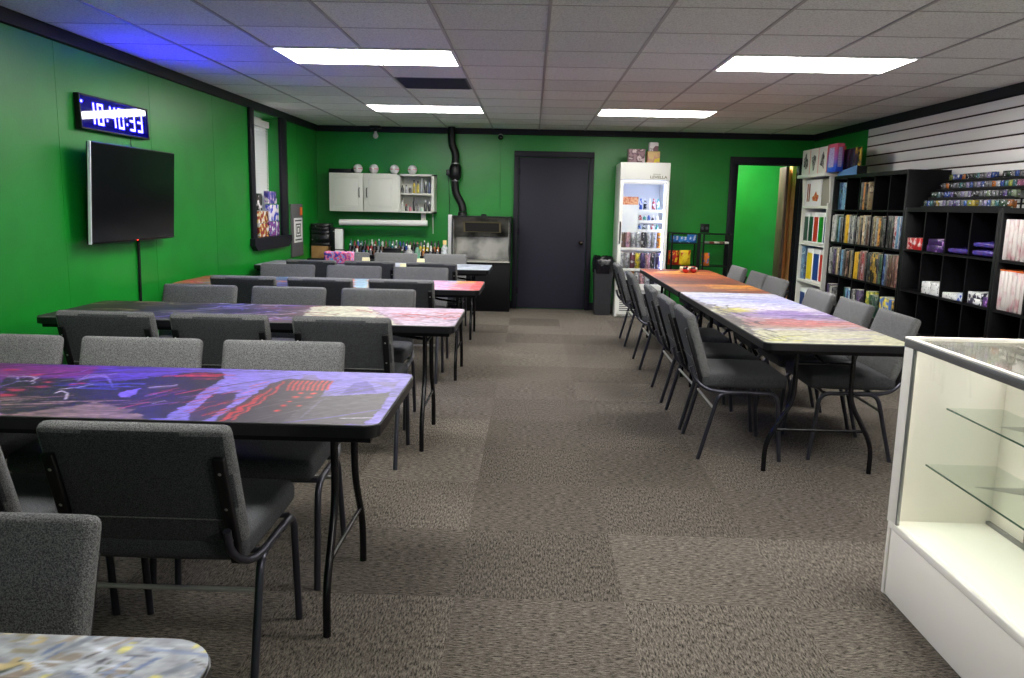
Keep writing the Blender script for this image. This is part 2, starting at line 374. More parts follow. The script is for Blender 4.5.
for ch in '10:40:33':
    b = MB()
    if ch == ':':
        for z in (-.03, .025): b.box(X0, X0+.002, y, y+.016, z-.008, z+.008)
        y += .047
    else:
        digit(b, ch, y, -.07, .075, .14, X0, .016); y += .112 if ch != '1' else .11
    obj('colon' if ch == ':' else 'digit', b, M_led, t)
obj('indicator', MB().box(X0, X0+.002, -.44, -.42, .055, .07), M_led, t)
obj('power_cord', MB().tube([(.004, .23, -.11), (.004, .23, -.25)], .003, 5), M_black, t)

t = thing('television', 'flat black television mounted on the green wall below the clock', 'television', (XL, 5.712, 1.425)); t.rotation_euler = (0, .052, 0)
M_screen = mat('tv_screen', (4, 3, 8), rough=.18, spec=.35)
b = MB(); b.box(.09, .122, -.602, .602, -.325, .325, bevel=.006)
obj('body', b, M_black, t)
obj('screen', MB().box(.1215, .1235, -.594, .594, -.312, .318), M_screen, t)
obj('bezel', MB().box(.104, .125, -.610, -.601, -.325, .325, bevel=.002), mat('bright_silver_edge', (240, 242, 250), rough=.25, metal=.1), t)  # silver edge on one side, whitened to imitate reflected window light
obj('wall_mount', MB().box(.012, .09, -.15, .15, -.15, .15), M_black, t)
obj('standby_light', MB().box(.122, .125, .0, .012, -.322, -.316), emat('red_standby', (1, .03, .02), 3), t)
tag(obj('power_cable', MB().tube([(XL+.012, 5.92, 1.12), (XL+.012, 5.915, .9), (XL+.012, 5.90, .5), (XL+.012, 5.9, .1)], .011, 6), M_black), 'black cable running down the green wall below the television', 'cable')

# ------------------------------------------------------------------ banquet chairs
def rounded(pts, r=.04, n=5):
    pts = [Vector(p) for p in pts]; out = [pts[0]]
    for i in range(1, len(pts)-1):
        a, p, c = pts[i-1], pts[i], pts[i+1]
        ra = min(r, (a-p).length*.45); rc = min(r, (c-p).length*.45)
        q0 = p + (a-p).normalized()*ra; q1 = p + (c-p).normalized()*rc
        for k in range(n+1):
            u = k/n; out.append(q0*(1-u)**2 + p*2*u*(1-u) + q1*u*u)
    out.append(pts[-1]); return out
def cushion(w_, h, th, bulge, bev, nx=14, nz=12, seed=0):
    "soft pad in the x-z plane, y = thickness"
    bm = bmesh.new(); bmesh.ops.create_cube(bm, size=1)
    for v in bm.verts: v.co = Vector((v.co.x*w_, v.co.y*th, v.co.z*h))
    bmesh.ops.bevel(bm, geom=list(bm.edges), offset=bev, segments=4, profile=.55, affect='EDGES')
    bmesh.ops.subdivide_edges(bm, edges=[e for e in bm.edges if e.calc_length() > .1], cuts=8, use_grid_fill=True)
    for v in bm.verts:
        u = 2*v.co.x/w_; q = 2*v.co.z/h
        k = max(0, 1-u*u)*max(0, 1-q*q)
        v.co.y += math.copysign(bulge*k**.6, v.co.y) if abs(v.co.y) > th*.2 else 0
    bmesh.ops.recalc_face_normals(bm, faces=bm.faces); bm.verts.index_update()
    vs = [v.co.copy() for v in bm.verts]; fs = [[v.index for v in f.verts] for f in bm.faces]; bm.free()
    return vs, fs
TILT = math.atan2(.125, .385)
def make_chair():
    t = thing('banquet_chair', '', 'chair')
    vs, fs = cushion(.50, .48, .075, .012, .028)
    R = Matrix.Translation((0, .012, .452)) @ Matrix.Rotation(PI/2, 4, 'X')
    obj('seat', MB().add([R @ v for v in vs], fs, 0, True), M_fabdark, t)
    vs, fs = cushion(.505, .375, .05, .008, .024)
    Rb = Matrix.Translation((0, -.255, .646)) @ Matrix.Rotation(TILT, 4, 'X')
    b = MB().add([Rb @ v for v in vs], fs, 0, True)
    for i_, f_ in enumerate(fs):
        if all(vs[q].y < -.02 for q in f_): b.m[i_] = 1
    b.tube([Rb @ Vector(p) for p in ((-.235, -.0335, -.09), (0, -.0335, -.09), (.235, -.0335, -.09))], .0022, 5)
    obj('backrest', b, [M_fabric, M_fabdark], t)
    for s_ in (-1, 1):
        x = s_*.255
        obj('leg', MB().tube(rounded([(x, .06, .392), (x, .195, .392), (x, .232, 0)], .06), .0125, 8), M_metal, t)
        obj('leg', MB().tube(rounded([(x, .0, .392), (x, -.125, .392), (x, -.225, 0)], .06), .0125, 8), M_metal, t)
        b = MB()
        b.box(-.016, .016, -.018, 0, -.225, .125, 0, bevel=.004, mat=Rb @ Matrix.Translation((s_*.222, -.027, -.01)))
        for z in (.07, -.045, -.15): b.lathe([(.0055, 0), (.005, -.003), (1e-5, -.0035)], (0,0,0), 8, 1, 'y') if False else b.add([Rb @ Vector((s_*.222+vx, -.0455+vy, z+vz)) for vx, vy, vz in ((.005,0,0),(.0035,0,.0035),(0,0,.005),(-.0035,0,.0035),(-.005,0,0),(-.0035,0,-.0035),(0,0,-.005),(.0035,0,-.0035),(0,-.003,0))], [(i, (i+1) % 8, 8) for i in range(8)], 1, True)
        obj('back_upright', b, [M_black, M_screw], t)
        obj('side_tube', MB().tube(rounded([(x, .06, .395), (x, -.13, .395), (x*.95, -.20, .405), (x*.87, -.262, .455), (x*.87, -.285, .53)], .05), .0115, 8), M_metal, t)
    b = MB(); b.tube([(-.25, .17, .394), (.25, .17, .394)], .01, 8); b.tube([(-.25, -.1, .394), (.25, -.1, .394)], .01, 8)
    obj('seat_frame', b, M_metal, t)
    obj('stretcher', MB().tube([(-.252, -.149, .295), (.252, -.149, .295)], .0075, 8), M_rod, t)
    return t
chair0 = make_chair(); first = [True]
def place_chair(x, y, rz, label, group):
    if first[0]:
        chair0.location = (x, y, 0); chair0.rotation_euler = (0, 0, rz); chair0['label'] = label; chair0['group'] = group; first[0] = False
    else: dup(chair0, (x, y, 0), rz, label, group)

# ------------------------------------------------------------------ painted table covers
rs = np.random.RandomState(5)
def vnoise(x, y, seed):
    g = np.random.RandomState(seed).rand(64, 64)
    xi = np.floor(x).astype(int); yi = np.floor(y).astype(int); fx = x-xi; fy = y-yi
    fx = fx*fx*(3-2*fx); fy = fy*fy*(3-2*fy)
    a = g[xi % 64, yi % 64]; b_ = g[(xi+1) % 64, yi % 64]; c = g[xi % 64, (yi+1) % 64]; d_ = g[(xi+1) % 64, (yi+1) % 64]
    return (a*(1-fx)+b_*fx)*(1-fy)+(c*(1-fx)+d_*fx)*fy
def fbm(x, y, seed, oct=4):
    r = 0; a = .5
    for i in range(oct): r = r+a*vnoise(x*2**i+50, y*2**i+50, seed+i); a *= .5
    return r/(1-.5**oct)
class Art:
    "colour grid in table space; X, Y world coordinates of its points"
    def __init__(s, X, Y): s.X = X; s.Y = Y; s.C = np.zeros(X.shape+(3,))
    def base(s, cols):   # gradient along X
        xs = np.array([c[0] for c in cols]); cc = np.array([c[1] for c in cols], float)
        for k in range(3): s.C[..., k] = np.interp(s.X, xs, cc[:, k])
    def mixin(s, mask, col, a=1):
        mm = (mask*a)[..., None]; s.C = s.C*(1-mm)+np.array(col, float)*mm
    def poly(s, pts, col, a=1, wob=.012, seed=3, tex=0, fr=30):
        x = s.X+(fbm(s.X*fr, s.Y*fr, seed)-.5)*wob*2; y = s.Y+(fbm(s.X*fr, s.Y*fr, seed+9)-.5)*wob*2
        ins = np.zeros(s.X.shape, bool); n = len(pts)
        for i in range(n):
            x0, y0 = pts[i]; x1, y1 = pts[(i+1) % n]
            if y0 == y1: continue
            c = ((y0 > y) != (y1 > y)) & (x < (x1-x0)*(y-y0)/(y1-y0)+x0); ins ^= c
        mk = ins.astype(float)
        if tex: mk = mk*np.clip(1-tex*fbm(s.X*25, s.Y*90, seed+20)*1.6+.3*tex, 0, 1)
        s.mixin(mk, col, a)
    def stroke(s, pts, w_, col, a=1, wob=.0):
        dm = np.full(s.X.shape, 9.)
        X, Y = s.X, s.Y
        if wob: X = X+(fbm(X*20, Y*20, 77)-.5)*wob; Y = Y+(fbm(s.X*20, s.Y*20, 87)-.5)*wob
        for (x0, y0), (x1, y1) in zip(pts, pts[1:]):
            dx, dy = x1-x0, y1-y0; L2 = dx*dx+dy*dy+1e-12
            t = np.clip(((X-x0)*dx+(Y-y0)*dy)/L2, 0, 1); dm = np.minimum(dm, np.hypot(X-x0-t*dx, Y-y0-t*dy))
        s.mixin(np.clip((w_-dm)/.003+.5, 0, 1), col, a)
    def blob(s, c, r, col, a=1, sq=1.):
        d_ = np.hypot(s.X-c[0], (s.Y-c[1])*sq); s.mixin(np.clip(1.4-d_/r+(fbm(s.X*40, s.Y*40, 4)-.5)*.9, 0, 1), col, a)
    def noise(s, amt, fx=30, fy=30, seed=1): s.C = s.C*(1+(fbm(s.X*fx, s.Y*fy, seed)[..., None]-.5)*2*amt)
    def streaks(s, n, box, ang, ln, w_, cols, seed, a=.9, curve=0):
        r = random.Random(seed)
        for _ in range(n):
            x = r.uniform(box[0], box[1]); y = r.uniform(box[2], box[3]); th = ang+r.uniform(-.25, .25); l = ln*r.uniform(.4, 1.2)
            k = r.uniform(-curve, curve); p = []
            for j in range(5): p.append((x, y)); x += math.cos(th)*l/4; y += math.sin(th)*l/4; th += k
            s.stroke(p, w_*r.uniform(.4, 1.2), r.choice(cols), a)
M_art = {}
def art_mat(name, rough=.5):
    mt, nt, b = newmat(name); vc = nt.nodes.new('ShaderNodeVertexColor'); vc.layer_name = 'print'
    nt.links.new(vc.outputs[0], b.inputs['Base Color']); b.inputs['Roughness'].default_value = rough; b.inputs['Specular IOR Level'].default_value = .28
    return mt
M_print = art_mat('printed_cover')
def rrect(hx, hy, r, n=6):
    p = []
    for cx, cy, a0 in ((hx-r, hy-r, 0), (-hx+r, hy-r, PI/2), (-hx+r, -hy+r, PI), (hx-r, -hy+r, 3*PI/2)):
        for k in range(n+1): p.append((cx+r*math.cos(a0+PI/2*k/n), cy+r*math.sin(a0+PI/2*k/n)))
    return p
def folding_table(cx, cy, hx, hy, label, group, painter, res, rad=.045, along='x', fold=False):
    "hx, hy: half sizes; long side along x or y"
    t = thing('folding_table', label, 'table', (cx, cy, 0), 0, group)
    TZ = .738
    b = MB(); b.prism(rrect(hx, hy, rad), TZ-.038, TZ-.004, smooth=True); b.prism(rrect(hx-.004, hy-.004, rad), TZ-.004, TZ-.001, smooth=True)
    obj('tabletop', b, M_tedge, t)
    obj('skirt', MB().box(-hx+.03, hx-.03, -hy+.03, hy-.03, TZ-.06, TZ-.038), M_under, t)
    nx = int(2*hx/res); ny = int(2*hy/res)
    gx = np.linspace(-hx+.003, hx-.003, nx); gy = np.linspace(-hy+.003, hy-.003, ny); X, Y = np.meshgrid(gx, gy, indexing='ij')
    A = Art(X+cx, Y+cy); painter(A); A.noise(.28, 45, 70, 91); A.C = A.C*{paint0: .86, paint1: .76, paint2: .84, paint3: .86, paint4: .84}.get(painter, .82)
    r = rad-.002; hx2, hy2 = hx-.003, hy-.003
    qx = np.abs(X)-(hx2-r); qy = np.abs(Y)-(hy2-r); out = (qx > 0) & (qy > 0); dd = np.hypot(qx, qy)
    sc_ = np.where(out & (dd > r), r/np.maximum(dd, 1e-9), 1.)
    X2 = np.where(out, np.sign(X)*((hx2-r)+qx*sc_), X); Y2 = np.where(out, np.sign(Y)*((hy2-r)+qy*sc_), Y)
    co_ = np.stack([X2.ravel(), Y2.ravel(), np.full(X2.size, TZ+.0025)], 1)
    idx = np.arange(nx*ny).reshape(nx, ny); F = np.stack([idx[:-1, :-1], idx[1:, :-1], idx[1:, 1:], idx[:-1, 1:]], -1).reshape(-1, 4)
    # rim of the cover
    rimv = [tuple(p)+(TZ+.0025,) for p in rrect(hx2, hy2, r)]; rimb = [(p[0], p[1], TZ-.001) for p in rrect(hx2, hy2, r)]
    n0 = len(co_); k = len(rimv)
    allv = [tuple(v) for v in co_.tolist()]+rimv+rimb
    allf = [tuple(f) for f in F.tolist()]+[(n0+i, n0+(i+1) % k, n0+k+(i+1) % k, n0+k+i) for i in range(k)]
    me = bpy.data.meshes.new('printed_cover'); me.from_pydata(allv, [], allf); me.materials.append(M_print)
    C = np.clip(A.C, 0, 255).reshape(-1, 3)/255; C = np.where(C <= .04045, C/12.92, ((C+.055)/1.055)**2.4)
    full = np.ones((len(allv), 4)); full[:n0, :3] = C; full[n0:, :3] = .25
    at = me.color_attributes.new('print', 'FLOAT_COLOR', 'POINT'); at.data.foreach_set('color', full.astype(np.float32).ravel()); me.update()
    obj('printed_cover', me, None, t)
    # legs at each end
    H = TZ-.06; half = hx if along == 'x' else hy
    for e in (-1, 1):
        a = e*(half-.19)
        def P(l, w_, z): return (l, w_, z) if along == 'x' else (w_, l, z)
        for s_ in (-1, 1):
            obj('leg', MB().tube(rounded([P(a, s_*.15, H), P(a, s_*.15, .40), P(a, s_*.285, .16), P(a, s_*.285, 0)], .07), .0135, 8), M_legblk, t)
        obj('crossbar', MB().tube([P(a, -.243, .235), P(a, .243, .235)], .008, 8), M_legblk, t)
        obj('crossbar', MB().tube([P(a, -.15, .60), P(a, .15, .60)], .008, 8), M_legblk, t)
        obj('brace', MB().tube([P(a, 0, .60), P(a-e*.16, 0, .62), P(a-e*.42, 0, H)], .009, 8), M_legblk, t)
    return t

def cA(u, v): return on_z(u/4.267, 360+v/4.267, .74)
def cB(u, v): return on_z(200+u/4.655, 360+v/4.655, .74)
def cC(u, v): return on_z(40+u/4.267, 290+v/4.267, .74)
def cD(u, v): return on_z(260+u/4.655, 290+v/4.655, .74)
def cE(u, v): return on_z(620+u/3.53, 260+v/3.53, .74)
def cF(u, v): return on_z(u/4.876, 630+v/4.876, .74)
def L_(f, *p): return [f(*q) for q in p]

def paint1(A):
    A.base([(-2.9, (95, 25, 85)), (-2.0, (100, 30, 110)), (-1.5, (75, 45, 150)), (-1.1, (110, 95, 195)), (-.4, (125, 112, 205))])
    A.noise(.35, 9, 30, 3)
    A.poly(L_(cA, (0,28),(420,30),(380,62),(240,74),(140,60),(0,85)), (125, 32, 122), .8, .02)
    A.poly(L_(cA, (440,34),(830,42),(700,85),(560,95),(500,70)), (92, 62, 180), .9, .02)
    A.poly(L_(cA, (0,78),(240,78),(400,92),(520,90),(860,48),(965,58),(930,110),(700,250),(0,290)), (34, 26, 34), wob=.03)
    A.streaks(90, (-2.9, -1.1, 2.4, 2.98), .5, .35, .005, [(22, 16, 22), (58, 44, 58), (46, 34, 52), (70, 52, 60)], 4, .7)
    A.poly(L_(cA, (0,240),(280,200),(420,180),(560,215),(620,248),(300,275),(0,300)), (150, 120, 122), wob=.03, tex=.5)
    A.streaks(60, (-2.7, -1.35, 2.3, 2.52), .35, .22, .004, [(190, 160, 160), (90, 65, 75), (170, 120, 130), (60, 45, 55)], 8, .8)
    A.streaks(34, (-2.2, -1.62, 2.64, 2.92), .5, .18, .0035, [(165, 150, 205), (120, 100, 190), (80, 60, 150), (205, 195, 220), (150, 60, 130), (60, 45, 80)], 12, .9, .7)
    A.streaks(14, (-1.72, -1.5, 2.68, 2.78), .1, .16, .006, [(60, 55, 190), (90, 80, 210), (50, 40, 120)], 13, .9, .2)
    A.poly(L_(cA, (505,140),(600,118),(560,160),(510,160)), (115, 90, 210))
    A.stroke(L_(cA, (640,118),(740,110),(840,88)), .009, (165, 145, 175), .9, .02)
    A.stroke(L_(cA, (640,122),(720,118),(800,104)), .004, (90, 70, 110), .9, .02)
    for k in range(5): A.stroke(L_(cA, (330+k*14,92-k*4),(380+k*14,62+k*2),(440+k*8,60+k*7),(470+k*3,86+k*8)), .0028, (150-k*12, 130-k*10, 200), .85, .01)
    A.stroke(L_(cA, (235,142),(262,132),(288,142),(280,168)), .004, (205, 190, 215), .9); A.stroke(L_(cA, (250,125),(330,118),(395,104)), .004, (190, 180, 212), .9)
    for u, v, r in ((50,42,.025),(25,44,.015),(155,64,.03),(70,128,.03),(30,150,.035),(205,95,.025),(180,115,.025),(350,100,.02),(310,105,.015)):
        A.blob(cA(u, v), r, (190, 40, 75), .85, 1.6)
    A.streaks(20, (-2.75, -2.3, 2.6, 3.0), .4, .13, .005, [(170, 35, 80), (120, 30, 90), (210, 70, 110)], 15, .8)
    # sky and towers
    A.poly(L_(cB, (104,58),(985,58),(880,152),(830,240),(700,300),(200,300),(-30,300),(-180,292),(-60,205),(10,150),(90,95)), (122, 108, 204), 1, .01)
    A.streaks(30, (-1.15, -.5, 2.3, 3.0), 0.05, .4, .01, [(140, 128, 212), (110, 92, 190), (150, 140, 218)], 17, .45)
    A.stroke(L_(cB, (90,125),(250,100),(500,66)), .003, (50, 40, 80))
    A.poly(L_(cB, (-60,58),(105,60),(118,82),(10,148),(-60,190),(-170,230)), (36, 27, 34), 1)
    A.streaks(16, (-1.38, -1.17, 2.88, 2.98), .2, .10, .006, [(205, 42, 56), (170, 38, 66), (90, 30, 45)], 19)
    A.poly(L_(cB, (-40,245),(60,160),(180,148),(150,200),(30,280),(-60,300)), (50, 35, 72), 1)
    A.streaks(24, (-1.32, -1.14, 2.42, 2.7), .9, .10, .0032, [(200, 50, 80), (120, 60, 160), (170, 160, 220), (40, 28, 50)], 21)
    A.poly(L_(cB, (50,300),(90,262),(330,110),(410,88),(620,98),(540,195),(430,300)), (54, 44, 52), 1)
    A.poly(L_(cB, (360,300),(560,172),(890,150),(835,235),(760,302)), (76, 68, 76), 1)
    A.poly(L_(cB, (665,150),(720,110),(775,98),(825,150),(690,160)), (84, 66, 160), .9)
    A.poly(L_(cB, (480,70),(540,70),(560,92),(640,96),(900,105),(940,90),(900,135),(780,100),(470,92)), (112, 98, 140), .7)
    for i in range(9):
        u = 415+i*23; A.stroke(L_(cB, (u+20, 98),(u, 118),(u-8, 142)), .0042, (205, 45, 45), .95)
    for q in (((110,272),(230,200),(330,132)), ((150,276),(300,185),(400,100)), ((90,292),(200,225),(300,165))):
        A.stroke(L_(cB, *q), .0045, (205, 42, 45), .9, .03)
    A.streaks(70, (-1.16, -.92, 2.33, 2.8), .98, .08, .0028, [(225, 60, 50), (120, 30, 40), (60, 30, 38), (180, 45, 45)], 23, .85)
    for u, v, r in ((445,173,.014),(505,173,.014),(470,155,.011),(530,156,.011),(390,213,.011),(460,213,.009),(360,236,.010),(420,193,.008)): A.blob(cB(u, v), r, (225, 50, 48), 1, .8)
    A.streaks(30, (-.9, -.5, 2.32, 2.75), .75, .25, .003, [(95, 88, 96), (62, 54, 64)], 25, .7)
    A.stroke(L_(cB, (390,292),(600,268),(860,228)), .004, (100, 85, 178), .9)
    A.stroke(L_(cB, (470,270),(560,190),(590,180)), .003, (108, 98, 130), .8)
    r_ = random.Random(2)
    for i in range(14):
        u = 655+i*11; A.stroke(L_(cB, (u, 272-i*.2),(u+r_.uniform(3, 8), 272-i*.2)), .003, (205, 200, 220), .9)
def paint2(A):
    A.base([(-2.9, (34, 31, 27)), (-2.2, (44, 40, 36)), (-1.9, (46, 38, 80)), (-1.55, (60, 46, 84)), (-1.4, (84, 56, 70)), (-.4, (215, 175, 200))])
    A.noise(.4, 8, 20, 31)
    A.streaks(60, (-2.75, -1.95, 4.35, 5.1), .35, .25, .012, [(140, 134, 100), (20, 18, 18), (165, 150, 112), (62, 62, 46), (18, 18, 18)], 32, .85, .4)
    A.streaks(60, (-2.15, -1.4, 4.35, 5.05), .3, .22, .010, [(75, 80, 205), (150, 130, 205), (28, 22, 40), (180, 172, 220), (36, 30, 44), (105, 70, 165)], 33, .9, .5)
    A.streaks(40, (-1.75, -1.3, 4.35, 5.05), .15, .2, .010, [(196, 175, 195), (60, 36, 48), (40, 30, 38), (150, 56, 76)], 34, .85, .4)
    A.poly(L_(cD, (210,110),(240,78),(480,74),(600,135),(640,170),(560,172),(150,172)), (208, 205, 180), 1, .04)
    A.streaks(40, (-1.35, -.95, 4.45, 4.98), .15, .14, .008, [(165, 90, 80), (110, 60, 58), (224, 220, 198), (180, 145, 115), (150, 150, 120)], 35, .85, .8)
    A.poly(L_(cD, (480,74),(950,78),(940,130),(900,172),(690,172),(600,120)), (202, 174, 200), 1, .02)
    A.streaks(60, (-1.0, -.42, 4.5, 5.08), .05, .2, .007, [(232, 168, 192), (222, 202, 218), (178, 90, 108), (160, 145, 185)], 36, .75, .4)
    A.streaks(44, (-.85, -.42, 4.62, 4.88), .1, .13, .009, [(180, 48, 66), (205, 78, 88), (110, 48, 64)], 37, .85, .6)
    A.streaks(26, (-.75, -.45, 4.35, 4.6), .6, .15, .008, [(150, 130, 170), (104, 86, 126), (200, 190, 210)], 38, .75, .4)
def paint3(A):
    A.base([(-2.9, (190, 90, 60)), (-2.4, (110, 100, 92)), (-2.1, (85, 120, 160)), (-1.9, (80, 60, 130)), (-1.3, (190, 120, 80)), (-1.1, (120, 185, 225)), (-.8, (205, 135, 190)), (-.4, (225, 125, 135))])
    A.noise(.3, 6, 14, 41)
    A.streaks(130, (-2.9, -.5, 6.25, 7.0), .3, .2, .018, [(225, 110, 60), (90, 160, 220), (230, 120, 180), (60, 40, 100), (240, 190, 60), (200, 56, 56)], 42, .85, .7)
    zz = lambda u, v: on_z(300+u/4.452, 200+v/4.452, .74)
    A.poly(L_(zz, (245,352),(300,352),(300,395),(245,395)), (150, 195, 220), .9, .03)
    A.poly(L_(zz, (600,350),(700,350),(700,400),(590,405)), (214, 156, 208), .95, .04)
    A.poly(L_(zz, (620,350),(730,350),(700,362),(640,362)), (110, 190, 228), .9, .03)
    A.poly(L_(zz, (690,372),(740,356),(800,352),(790,372),(720,390)), (236, 152, 56), .95, .04)
    A.poly(L_(zz, (650,405),(700,375),(820,365),(790,408)), (234, 104, 132), .95, .04)
    A.poly(L_(zz, (745,405),(790,362),(820,360),(800,410)), (220, 46, 56), .95, .03)
    A.streaks(30, (-.85, -.42, 6.3, 6.95), .4, .12, .010, [(240, 200, 90), (240, 238, 240), (220, 56, 76), (90, 180, 225), (190, 60, 120)], 44, .8, .6)
def paint4(A):
    A.base([(-2.9, (150, 150, 160)), (-.4, (176, 182, 198))]); A.noise(.25, 6, 14, 51)
    A.streaks(50, (-2.9, -.5, 8.25, 8.95), .1, .5, .03, [(215, 218, 228), (120, 128, 150), (160, 175, 205)], 52, .7, .2)
def paint0(A):
    A.base([(-2.9, (150, 150, 150)), (-.4, (172, 176, 184))]); A.noise(.22, 40, 60, 61)
    bx = (-1.3, -.42, .7, 1.13)
    A.streaks(150, bx, 1.0, .10, .006, [(120, 130, 150), (150, 135, 120), (80, 85, 66), (200, 203, 208), (160, 165, 175), (110, 100, 90)], 62, .85)
    A.streaks(14, bx, .9, .16, .011, [(128, 112, 96), (140, 124, 108)], 69, .9)
    A.streaks(20, (-1.25, -.62, .75, 1.02), .9, .07, .014, [(140, 160, 60), (58, 74, 45), (110, 130, 60), (50, 62, 42)], 63, .95)
    A.streaks(34, (-1.3, -.45, .75, 1.12), 1.0, .035, .007, [(225, 215, 120), (215, 195, 110), (200, 175, 110)], 64, .95)
    A.streaks(70, (-1.3, -.45, .75, 1.12), -.3, .04, .002, [(70, 75, 90), (90, 85, 80), (215, 215, 220)], 65, .8)
    A.streaks(16, (-.72, -.47, .85, 1.1), 1.0, .05, .004, [(45, 45, 55), (225, 228, 238), (100, 120, 165)], 66, 1)
    A.streaks(14, (-.72, -.5, .9, 1.1), -.25, .09, .005, [(205, 210, 222), (130, 145, 180)], 68, 1)
    A.streaks(24, (-.95, -.72, 1.0, 1.12), .2, .03, .006, [(205, 180, 120), (225, 205, 150), (150, 140, 110)], 67, .9, .9)
def paintA(A):
    r = 1
    A.base([(1.1, (120, 110, 105)), (1.3, (180, 170, 185)), (2.0, (190, 180, 210))])
    Yf = [(4.0, (215, 212, 180)), (4.45, (210, 205, 175)), (4.6, (190, 170, 160)), (4.8, (195, 120, 120)), (4.95, (180, 150, 175)), (5.2, (150, 125, 190)), (5.5, (205, 195, 215)), (5.8, (195, 200, 230)), (6.1, (170, 170, 215)), (6.5, (215, 215, 228))]
    for k in range(3): A.C[..., k] = np.interp(A.Y+(fbm(A.X*3, A.Y*3, 71)-.5)*.3, [a[0] for a in Yf], [a[1][k] for a in Yf])
    A.streaks(90, (1.15, 1.95, 4.0, 6.45), 0.05, .45, .02, [(225, 220, 225), (160, 150, 190), (205, 205, 190), (120, 115, 140), (180, 180, 220)], 72, .55, .25)
    A.poly(L_(cE, (205,120),(300,150),(440,215),(500,290),(480,300),(420,270),(280,170)), (92, 86, 92), .85, .08)
    A.streaks(40, (1.18, 1.4, 4.1, 5.6), 1.9, .25, .012, [(70, 65, 70), (150, 145, 110), (200, 200, 170), (90, 85, 95)], 73, .7, .3)
    A.streaks(16, (1.2, 1.45, 5.2, 5.5), .1, .16, .02, [(205, 196, 90), (170, 162, 80)], 74, .6, .5)
    A.poly(L_(cE, (500,212),(600,208),(760,228),(700,240),(560,236)), (200, 105, 108), .55, .06)
    A.streaks(16, (1.45, 1.9, 4.75, 4.95), .05, .25, .016, [(205, 80, 85), (225, 140, 140), (190, 150, 150)], 75, .6, .2)
    A.poly(L_(cE, (510,175),(620,180),(700,198),(620,196),(500,190)), (135, 100, 185), .6, .05)
    A.streaks(14, (1.35, 1.9, 5.05, 5.35), .05, .3, .02, [(120, 90, 175), (175, 155, 205), (96, 80, 120)], 76, .6, .3)
    A.streaks(18, (1.3, 1.9, 5.6, 6.4), .05, .4, .02, [(140, 150, 220), (235, 235, 245), (175, 165, 215)], 77, .7, .2)
    A.streaks(12, (1.2, 1.4, 4.1, 4.3), .3, .1, .008, [(225, 220, 90), (60, 60, 60)], 78, .9)
def paintB(A):
    Yf = [(6.4, (120, 75, 70)), (6.8, (140, 80, 65)), (7.05, (200, 120, 60)), (7.25, (150, 80, 60)), (7.6, (125, 62, 52)), (8.0, (190, 90, 50)), (8.3, (215, 125, 65)), (8.6, (180, 80, 45)), (8.95, (120, 50, 35))]
    for k in range(3): A.C[..., k] = np.interp(A.Y+(fbm(A.X*3, A.Y*3, 81)-.5)*.35, [a[0] for a in Yf], [a[1][k] for a in Yf])
    A.streaks(60, (1.2, 1.9, 6.5, 8.9), 0.05, .5, .03, [(225, 130, 60), (90, 45, 45), (170, 80, 60), (110, 70, 75)], 82, .6, .2)
    A.streaks(12, (1.5, 1.9, 6.85, 7.2), .05, .35, .04, [(250, 190, 90), (240, 150, 60)], 83, .8, .1)
    A.streaks(10, (1.3, 1.6, 8.1, 8.6), .5, .5, .03, [(250, 190, 90), (245, 160, 70)], 84, .8, .5)

LG = 'folding tables with printed covers in rows'
LT = [
 (.74, 'folding table with a pale map-like print, only its corner showing', paint0, .0055, .085),
 (2.70, 'folding table with a purple and violet print with red-windowed dark towers', paint1, .0048, .045),
 (4.71, 'folding table with a pink and cream print at its aisle end', paint2, .008, .045),
 (6.60, 'folding table with a bright pink, orange and red print', paint3, .01, .045),
 (8.58, 'folding table with a pale grey print, closest row to the paint counter', paint4, .014, .045)]
for cy, lb, pf, res, rad in LT: folding_table({2.70: -1.66, 4.71: -1.575, 6.60: -1.61, 8.58: -1.64}.get(cy, -1.66), cy, 1.165 if cy == 4.71 else 1.215, .38, lb, LG, pf, res, rad)
folding_table(1.58, 5.27, .38, 1.215, 'folding table with a lilac, red and cream print, beside the display case', 'folding tables joined end to end', paintA, .01, along='y')
folding_table(1.58, 7.71, .38, 1.215, 'folding table with an orange and brown fiery print, in front of the fridge', 'folding tables joined end to end', paintB, .013, along='y')

# chairs
GN = 'grey banquet chairs along the rows of tables'; GR = 'grey banquet chairs around the joined tables'
names = ['map table', 'purple table', 'pink-cream table', 'pink-orange table', 'pale grey table']
side3 = ['by the wall', 'middle one', 'by the aisle']
place_chair(-1.03, 1.07, PI, 'grey fabric banquet chair facing us behind the map-print table', GN)
place_chair(-1.012, 2.29, 0, 'grey fabric banquet chair seen from behind, pushed under the purple print table, by the aisle', GN)
place_chair(-1.635, 2.28, 0, 'grey fabric banquet chair mostly cut off, pushed under the purple print table', GN)
rows = [
 (1, 'far', 3.25-.29+.0, [-2.2, -1.61, -1.01]), (2, 'near', 4.0+.31, [-2.16, -1.575, -.95]), (2, 'far', 5.39-.31, [-2.24, -1.63, -1.02]),
 (3, 'near', 6.08+.31, [-2.2, -1.6, -.98]), (3, 'far', 7.33-.31, [-2.23, -1.61, -1.0]), (4, 'near', 7.93+.31, [-2.17, -1.6, -.985]), (4, 'far', 9.35-.31, [-2.13, -1.57, -1.0])]
for ti, sd, y, xs in rows:
    for i, x in enumerate(xs):
        lb = ('grey banquet chair facing us behind the %s, %s' if sd == 'far' else 'grey banquet chair with its back to us, before the %s, %s') % (names[ti], side3[i])
        place_chair(x, y, (PI if sd == 'far' else 0)+random.uniform(-.02, .02), lb, GN)
